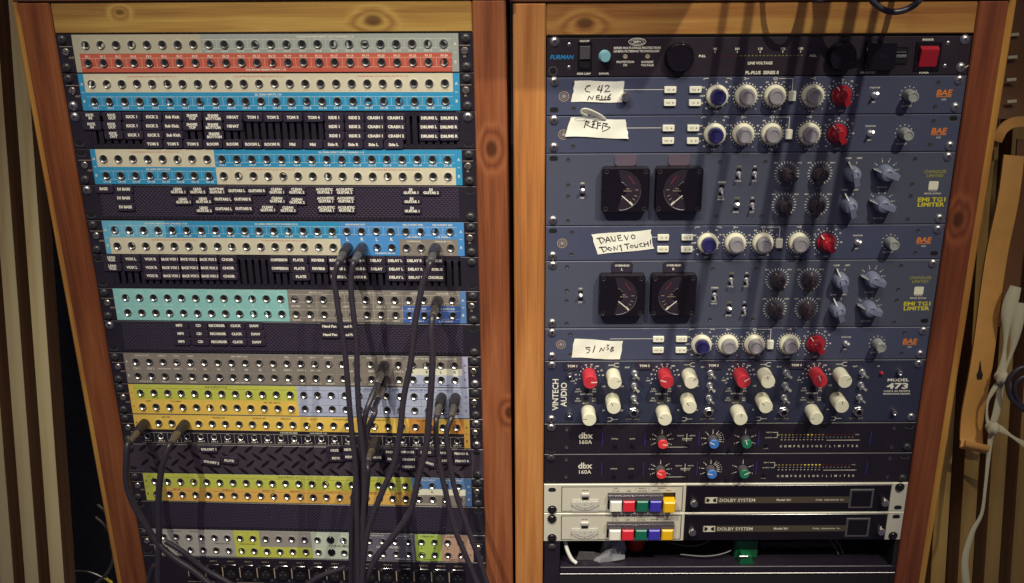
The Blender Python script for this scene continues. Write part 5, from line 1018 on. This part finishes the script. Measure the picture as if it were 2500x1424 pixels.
fl = part('curled_flap', b, 'tape', t2, angle=70); sm = fl.modifiers.new('s', 'SUBSURF'); sm.levels = sm.render_levels = 2; so = fl.modifiers.new('t', 'SOLIDIFY'); so.thickness = .0003
S3 = [[(.1, .18), (.12, .48)], [(.06, .2), (.16, .18), (.2, .3), (.12, .48)], [(.2, .46), (.25, .16), (.29, .44)], [(.21, .34), (.28, .34)], [(.31, .16), (.33, .4), (.37, .4), (.38, .16)], [(.49, .14), (.42, .16), (.43, .42), (.5, .4)], [(.43, .28), (.48, .27)],
      [(.54, .16), (.57, .42), (.61, .16)], [(.68, .16), (.65, .26), (.67, .38), (.71, .36), (.72, .22), (.68, .16)],
      [(.1, .62), (.12, .9)], [(.06, .66), (.18, .66), (.2, .78), (.12, .92)], [(.23, .68), (.21, .8), (.25, .88), (.28, .78), (.23, .68)], [(.31, .9), (.32, .66), (.37, .88), (.39, .64)], [(.41, .68), (.46, .64)], [(.44, .66), (.44, .94)],
      [(.5, .62), (.6, .6)], [(.55, .62), (.55, .86)], [(.62, .68), (.6, .78), (.64, .84), (.66, .72), (.62, .68)], [(.68, .68), (.69, .82), (.73, .82), (.74, .66)], [(.82, .64), (.77, .68), (.78, .82), (.84, .82)], [(.85, .62), (.86, .86)], [(.92, .58), (.92, .84)], [(.85, .72), (.92, .7)], [(.975, .5), (.965, .76)], [(.965, .86), (.97, .88)]]
tape('tilted masking tape reading DAVE VO DONT TOUCH!', RIGHT, [(56, V1(5, 10.6)), (127, V1(5, 5)), (131.5, V1(5, 29)), (63.4, V1(5, 36))], S3)
S4 = [[(.36, .42), (.26, .42), (.28, .5), (.36, .54), (.34, .68), (.3, .72)], [(.45, .3), (.43, .68)], [(.56, .62), (.58, .4), (.63, .58), (.66, .34)], [(.68, .24), (.73, .22), (.7, .34), (.74, .42), (.7, .5)], [(.8, .3), (.78, .56)], [(.8, .32), (.84, .36), (.8, .44), (.85, .5), (.79, .58)]]
tape('masking tape reading 51 N3B above the four-channel preamp', RIGHT, [(36.8, V1(8, 13.8)), (98.4, V1(8, 17.5)), (94.6, V1(8, 42.3)), (33.6, V1(8, 39.4))], S4)

# ================================================================ patch cables
CLAB = {'c1': 'grey patch cable from the left headphone jack L hanging into the bundle', 'c2': 'grey patch cable from the headphone jack R beside it', 'c3': 'grey patch cable from the grey CHANDLER jacks sweeping left across the rack',
        'c4': 'grey patch cable from the jack just above the blue corner strip', 'c5': 'patch cable plugged into the upper row of the grey patch bay', 'c6': 'patch cable plugged into the lower row of the grey patch bay', 'c7': 'patch cable plugged into the black LINE row beside the bundle',
        'c8': 'left one of two patch cables plugged into DRAWMER EQ OUT', 'c9': 'right one of two patch cables plugged into DRAWMER EQ OUT', 'c10': 'patch cable from the first amber jack, with a yellow mark', 'c11': 'thick patch cable from the fourth amber jack hanging straight down'}
PLUGB = lathe_mesh('plug_boot', [(5.4, .5), (6.6, 1.2), (6.9, 6), (6.7, 18), (6.2, 26), (5.4, 28)], 'plug_black', 20)
PLUGR = lathe_mesh('plug_barrel', [(4.9, 27), (4.8, 40), (4.5, 49.4), (4.1, 49.6), (4.1, 50.6), (4.4, 50.8), (4.0, 54), (2.6, 55)], 'plug_barrel', 18)
for k, ((ju, jv), pts) in CABLES.items():
    t = thing('patch_cable', CLAB[k], 'cable', LEFT, ju, jv, 1.5, 'patch cables in the left rack')
    link('plug_boot', PLUGB, t); link('plug_barrel', PLUGR, t)
    path = [(ju, jv, 52), (ju, jv - .4, 59)] + ([(ju - 1, jv - 2, 70)] if k in ('c5', 'c6') else []) + [p for p in pts]
    b = B(); r = {"c10": 4.2, "c11": 4.2, "c4": 4.1, "c3": 3.7}.get(k, 3.4)
    P_ = smooth_path([(u - ju, v - jv, w) for u, v, w in path], 7)
    P_ = [p + Vector((.35 * sin(i * .31 + len(k)), 0, .35 * cos(i * .23))) if i > 12 else p for i, p in enumerate(P_)]   # slight set in the jacket
    b.tube(P_, r, 12); part('cable_jacket', b, 'rubber', t)
    if k == 'c10':
        b = B(); b.box(-.9, .9, -10, -3, 6.4, 7.0); o = part('yellow_mark', b, 'yellow_tag', t, smooth=False); o.location = (0, -.014, 0)
for i, pts in enumerate(LOOSE):
    t = thing('loose_cable', ('black cable running right from the left-hand cables over the connector panel', 'black cable crossing the foot of the connector panel below STUDIO MONITOR', 'short black cable hanging beside the left stile at the very bottom')[i], 'cable', LEFT, *pts[-1])
    b = B(); q = pts[-1]; b.tube(smooth_path([(u - q[0], v - q[1], w - q[2]) for u, v, w in pts], 6), (3.6, 3.2, 3.4)[i], 10); part('cable_jacket', b, 'rubber', t)

# dark gap to the left of the rack: cables behind the stile
GAP = [( [(-681.9, -666.7, -330), (-670.0, -679.9, -330), (-665.3, -705.0, -330), (-664.7, -738.2, -330)] , 2.6, "upper grey cable curving out of the dark gap left of the rack"),
 ( [(-686.3, -686.4, -330), (-671.4, -702.3, -330), (-662.7, -724.9, -330), (-662.4, -751.6, -330), (-673.5, -777.0, -330), (-691.8, -794.3, -330)] , 2.4, "lower grey cable looping in the dark gap left of the rack"),
 ( [(-724.3, -774.0, -330), (-703.4, -775.5, -330), (-684.1, -783.6, -330), (-669.4, -794.4, -330)] , 1.8, "thin cable lying across the bottom of the dark gap")]
MARKER = (-667.5, -784.6, -320)
STRAP = [(594.1, -136.8, -118), (588.7, -198.8, -118), (581.2, -262.1, -118), (573.8, -346.6, -118), (567.1, -419.6, -118), (563.1, -469.5, -118), (562.0, -506.0, -118)]
ARCH = [(575.9, -118.8, -128), (581.3, -105.0, -128), (595.7, -95.8, -128), (616.3, -93.9, -128)]
KEYHOLE = (565.1, -414.2, -118)
DARKSTRAP = [(596.3, 71.8, -140), (598.5, 6.6, -140), (598.6, -44.2, -140), (599.5, -90.5, -140)]
STITCH = [(592.0, 13.6, -134), (591.8, -14.1, -134), (592.0, -42.0, -134), (594.3, -69.0, -134)]
SIDESTRAP = [(623.4, -116.5, -150), (621.4, -174.3, -150), (620.2, -254.4, -150), (616.5, -330.4, -150), (611.0, -363.3, -150)]
LACES = [[(600.2, -302.0, -104), (592.8, -333.7, -104), (591.7, -365.6, -104), (590.6, -397.7, -104), (588.7, -418.2, -104)], [(606.8, -322.9, -102), (603.6, -354.6, -102), (599.4, -386.6, -102), (591.5, -410.7, -102), (588.9, -419.9, -102)], [(591.1, -425.1, -106), (589.3, -446.8, -106), (586.4, -468.6, -106), (582.3, -487.7, -106), (580.2, -523.5, -106), (578.5, -566.3, -106), (575.9, -603.8, -106), (565.1, -629.7, -106), (557.6, -667.7, -106), (562.7, -709.5, -106)], [(586.5, -424.4, -103), (578.9, -437.9, -103), (573.0, -453.0, -103), (573.8, -475.4, -103), (579.8, -486.9, -103)], [(583.4, -483.9, -102), (595.5, -490.5, -102), (612.1, -501.5, -102), (631.5, -513.7, -102)]]
KNOTS = [(587.9, -419.9, -102), (580.4, -486.6, -102)]
COIL = [(615.5, -401.8, -90), (601.3, -407.5, -90), (591.4, -423.5, -90), (596.4, -443.9, -90), (614.1, -459.6, -90), (630.0, -462.4, -90)]
COIL2 = [(622.5, -414.0, -92), (607.2, -419.2, -92), (600.8, -432.6, -92), (609.3, -451.5, -92), (626.0, -465.0, -92)]
for pts, r, lab in GAP:
    W = pts; q = W[-1]; t = thing('loose_cable', lab, 'cable', Matrix(), *q)
    b = B(); b.tube(smooth_path([(p[0] - q[0], p[1] - q[1], p[2] - q[2]) for p in W], 6), r, 8); part('cable_jacket', b, 'plug_barrel', t)
q = MARKER; b = B(); b.tube([(-4, 2, 0), (0, 0, 2), (6, -4, 3)], 2.4, 8); o = thing('cable_marker', 'small yellow cable marker in the dark gap', 'marker', Matrix(), *q); part('sleeve', b, 'yellow_tag', o)

# ================================================================ open bay below the noise reduction units
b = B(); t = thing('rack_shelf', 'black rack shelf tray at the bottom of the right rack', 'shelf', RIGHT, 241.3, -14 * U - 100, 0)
b.box(-218, 241, 3, 13.5, -4, 0, .8); part('front_lip', b, 'black_paint', t)
b = B(); b.box(-218, 232, 12, 13.2, -240, -4.2); part('tray', b, 'black_paint', t)
b = B(); b.box(-218, 241, 1.9, 2.9, -1.2, .3, .2); part('edge_highlight', b, 'steel', t)  # steel strip added as the highlight along the lip's lower edge
b = B(); b.box(235, 241, -120, 55, -262, -.1, .5); part('mounting_ear', b, 'black_matte', t); b = B(); b.box(-240, -219, -120, 55, -3, 0, .5); part('mounting_ear', b, 'black_paint', t)  # right ear runs back as a dark plate, added to shade the bay side
b = B(); b.box(-241, 241, -120, 1.6, -6, -1.5, .4); part('blank_front', b, 'black_matte', t)
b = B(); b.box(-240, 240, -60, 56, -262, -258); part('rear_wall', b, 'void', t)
for d, u in ((8, 11.5),): link('rack_screw', SCREWK, t, (u - 241.3, 47, 0))
YB = -14 * U - 86.6                                              # top of the tray
def bay(name, label, cat, u, w): return thing(name, label, cat, RIGHT, u, YB, w)
t = bay('white_cable', 'white cable dropping behind the lower silver unit onto the shelf', 'cable', 36, -12)
b = B(); b.tube(smooth_path([(-8, 50, -4), (-7, 38, -1), (-3, 22, 4), (3, 9, 6), (9, 2.9, 6)], 6), 2.7, 10); part('cable_jacket', b, 'white_cable', t)
t = bay('plastic_bag', 'crumpled translucent grey bag on the shelf', 'bag', 92, -22)
b = B(); N = 14; rows = []
for j in range(9):
    q = j / 8; ring = []
    for i in range(N):
        a = 2 * pi * i / N; rr = (17 - 9 * q) * (1 + .28 * sin(a * 3 + q * 5) + random.uniform(-.1, .1))
        ring.append(b.v(rr * 1.15 * cos(a) + 11 * q, q * 38 + 2.5 * sin(a * 2), rr * .7 * sin(a) - 4 * q))
    rows.append(ring)
for a, c in zip(rows, rows[1:]):
    for i in range(N): b.f(a[i], a[(i + 1) % N], c[(i + 1) % N], c[i])
b.f(*rows[-1]); part('bag_film', b, 'bag', t, angle=20)
t = bay('grey_bracket', 'flat grey bracket leaning on the shelf beside the bag', 'bracket', 66, -20)
b = B(); b.prism([(-20, 0), (24, 0), (22, 6), (6, 11), (-16, 13)], 0, 3, .6); part('bracket_plate', b, 'junk_grey', t); b = B(); b.lathe(-8, 6, [(2.2, 3), (2.2, 4), (.2, 4.2)], 12); part('bracket_screw', b, 'steel', t)
t = bay('red_cup', 'blurred red object behind the bag in the open bay', 'cup', 131, -48)
b = B(); n = 20; R_0 = []
for r, y in ((12, 0), (15, 14), (18, 30), (20, 48)):
    R_0.append([b.v(r * cos(2 * pi * i / n), y, r * sin(2 * pi * i / n)) for i in range(n)])
for a, c in zip(R_0, R_0[1:]):
    for i in range(n): b.f(a[(i + 1) % n], a[i], c[i], c[(i + 1) % n])
b.f(*R_0[-1]); part('cup_body', b, 'junk_red', t)
t = bay('green_terminal_block', 'green plastic terminal block at the back of the shelf', 'terminal block', 283, -18)
b = B(); b.box(-18, 14, 0, 30, -14, 0, 2); part('block_body', b, 'junk_green', t); b = B(); b.prism([(-14, 0), (6, 0), (2, 14), (-12, 16)], 0, 14, 1); part('lever', b, 'junk_green', t); b = B(); b.box(-15, -3, 12, 15, 13.5, 15.5, .4); part('clip', b, 'steel', t)
for i, (pts, lab) in enumerate((([(170, 14, -40), (200, 12, -30), (225, 15, -32), (250, 26, -45), (262, 38, -60)], 'upper thin silver wire curving up on the shelf'), ([(190, 5, -20), (225, 6, -14), (255, 10, -18), (272, 18, -30), (285, 32, -60)], 'lower thin silver wire lying along the shelf'), ([(398, 22, -30), (405, 12, -26), (410, 3, -22)], 'short pale wire end at the right of the shelf, outer'), ([(402, 24, -34), (412, 14, -28), (416, 4, -24)], 'short pale wire end at the right of the shelf, inner'))):
    u0 = pts[0][0]; t = bay('wire', lab, 'wire', u0, pts[0][2]); b = B(); b.tube(smooth_path([(p[0] - u0, p[1] + 1.2, p[2] - pts[0][2]) for p in pts], 6), 1.0, 8); part('wire_jacket', b, 'junk_grey', t)
t = bay('flat_box', 'low dark grey box lying on the right part of the shelf', 'box', 365, -40)
b = B(); b.box(-60, 55, 0, 12, -80, 0, 1.5); part('case', b, 'black_paint', t); b = B(); b.box(-50, 45, 3, 9, 0, .6, .2); part('case_front', b, 'brushed_black', t)

# ================================================================ cables hung above the right rack (their shadows stripe the panels)
def hung(label, pts, r, dark='rubber'):
    q = pts[-1]; t = thing('hanging_cable', label, 'cable', RIGHT, *q, 'cables hung above the right rack'); b = B()
    b.tube(smooth_path([(p[0] - q[0], p[1] - q[1], p[2] - q[2]) for p in pts], 8), r, 10); part('cable_jacket', b, dark, t)
hung('black cable loop dipping into view above the right rack', [(322, 140, 55), (330, 80, 55), (341, 48, 55), (365, 32, 56), (390, 38, 56), (404, 60, 55), (410, 100, 55), (412, 140, 54)], 3.4)
hung('black cable loop just touching the top edge above the right rack', [(262, 140, 50), (270, 70, 50), (282, 46.5, 50), (298, 47.5, 50), (308, 80, 50), (312, 140, 50)], 2.6)
for i, (u, r) in enumerate(((384, 3.6), (407, 4.2), (456, 4.2), (474, 6.5), (500, 5.4), (521, 3.8))):
    lo = 92 + (i * 37) % 23; v_ = Vector((0, cos(LEAN), -sin(LEAN)))      # hangs plumb in front of the leaning rack
    k0 = Vector((u, lo, 400)); sw = lambda: Vector((random.uniform(-4, 4), 0, random.uniform(-4, 4)))
    pts = [k0 + v_ * 640, k0 + v_ * 420 + sw(), k0 + v_ * 200 + sw(), k0 + v_ * 60, k0]
    hung('cable hung from above in front of the right rack, %s from the left' % ('first', 'second', 'third', 'fourth', 'fifth', 'sixth')[i], [tuple(p) for p in pts], r)

t = thing('shade_box', 'unseen dark box added above the right rack to shade its top rail', 'box', RIGHT, 296, 432, 400)  # unseen blocker, added to keep the right spot off the rail's left part
b = B(); b.box(-76, 76, 0, 160, -60, 30, 3); part('case', b, 'black_paint', t); b = B(); b.box(-70, 70, 8, 150, 30.1, 33, 1); part('shade_box_front', b, 'black_matte', t)

# ================================================================ things hanging on the right wall
def strip(name, label, cat, path, width, mat, th=3.5, sub=None):
    """strap along a centre line in millimetres with a width"""
    W = [Vector(p) for p in path]; q = W[-1]; t = thing(name, label, cat, Matrix(), *q); W = smooth_path(W, 6); b = B(); L_, R_2 = [], []; last = None
    for i, p in enumerate(W):
        d = (W[min(i + 1, len(W) - 1)] - W[max(0, i - 1)]).normalized(); nx = Vector((-d.y, d.x, 0)); nx = nx.normalized() if nx.length > .6 and (last is None or nx.dot(last) > .5) else last; last = nx; wd = (width(i / (len(W) - 1)) if callable(width) else width) / 2
        sw = Vector((0, 0, 2.2 * sin(i * .35)))
        L_.append(p - q - nx * wd + sw); R_2.append(p - q + nx * wd + sw)
    a = [[b.v(*l), b.v(*r), b.v(r.x, r.y, r.z - th), b.v(l.x, l.y, l.z - th)] for l, r in zip(L_, R_2)]
    for m, n in zip(a, a[1:]):
        for i in range(4): b.f(m[i], m[(i + 1) % 4], n[(i + 1) % 4], n[i])
    b.f(*a[0][::-1]); b.f(*a[-1]); part(sub or 'strap_body', b, mat, t, angle=50)
    return t, q

e_ = STRAP[-1]; STRAP += [(e_[0] - 2, e_[1] - 9, e_[2] + 5), (e_[0] - 3, e_[1] - 13, e_[2] + 13), (e_[0] - 3, e_[1] - 8, e_[2] + 21), (e_[0] - 2, e_[1] + 1, e_[2] + 22)]   # lower end curls forward
t, q = strip('leather_strap', 'tan leather strap with a keyhole slot hanging on the right wall slats', 'strap', STRAP, lambda s_: 26 + 7 * s_, 'leather')
b = B(); kx, kz = KEYHOLE[0] - q.x, KEYHOLE[1] - q.y
kw = KEYHOLE[2] - q.z
b.prism([(kx - 1.2, kz - 11), (kx + 4.5, kz - 11), (kx + 5.6, kz - 5), (kx + 3.2, kz + 1), (kx + 1.4, kz + 13), (kx + .6, kz + 13), (kx - .6, kz + 1), (kx - 2.6, kz - 5)], kw + 2.3, kw + 2.7); part('keyhole_slot', b, 'black_matte', t, smooth=False)
strip('leather_strap', 'short arched leather strap at the right edge above the tan strap', 'strap', ARCH, 13, 'leather')
t, q = strip('leather_strap', 'dark brown leather strap with white stitches at the top right corner', 'strap', DARKSTRAP, 36, 'leather_dark')
for p in STITCH:
    b = B(); b.box(-6, 6, -2, 2, 0, 1.2, .4); link('stitch', mesh('stitch', b, 'lace'), t, (p[0] - q.x, p[1] - q.y, p[2] - q.z), radians(4))
strip('leather_strap', 'dark side strap hanging behind the tan leather strap', 'strap', SIDESTRAP, 22, 'leather_dark')
t = thing('white_lace', 'knotted white fabric lace hanging down the right wall slats', 'lace', Matrix(), *LACES[2][-1]); q = Vector(LACES[2][-1])
for i, L_ in enumerate(LACES):
    b = B(); P_ = smooth_path([Vector(p) - q for p in L_], 7); r = (10, 8.5, 5, 3.2, 4.5)[i]
    b.tube(P_, (lambda s_, r=r: r * (.75 + .3 * sin(s_ * 8) - .35 * s_ * (i < 2))) , 10, flat=.38 if i > 1 else .55); part('lace_strand', b, 'lace', t, angle=60)
for k in KNOTS:
    b = B(); c = Vector(k) - q; n = 12; rows = []
    for j in range(8):
        ph = -pi / 2 + pi * (j + .5) / 8
        rows.append([b.v(c.x + 8.5 * cos(ph) * cos(2 * pi * i / n) * (1 + .2 * sin(3 * i)), c.y + 8 * sin(ph) + 1.5 * sin(i * 2), c.z + 8 * cos(ph) * sin(2 * pi * i / n) + 2) for i in range(n)])
    for a, d in zip(rows, rows[1:]):
        for i in range(n): b.f(a[i], a[(i + 1) % n], d[(i + 1) % n], d[i])
    b.f(*rows[0][::-1]); b.f(*rows[-1]); part('knot', b, 'lace', t, angle=70)
for pts, lab in ((COIL, 'outer turn of the dark cable coil at the right edge'), (COIL2, 'inner turn of the dark cable coil at the right edge')):
    q = pts[-1]; t = thing('coiled_cable', lab, 'cable', Matrix(), *q); b = B(); b.tube(smooth_path([(p[0] - q[0], p[1] - q[1], p[2] - q[2]) for p in pts], 7), 3.2, 10); part('cable_jacket', b, 'rubber', t)
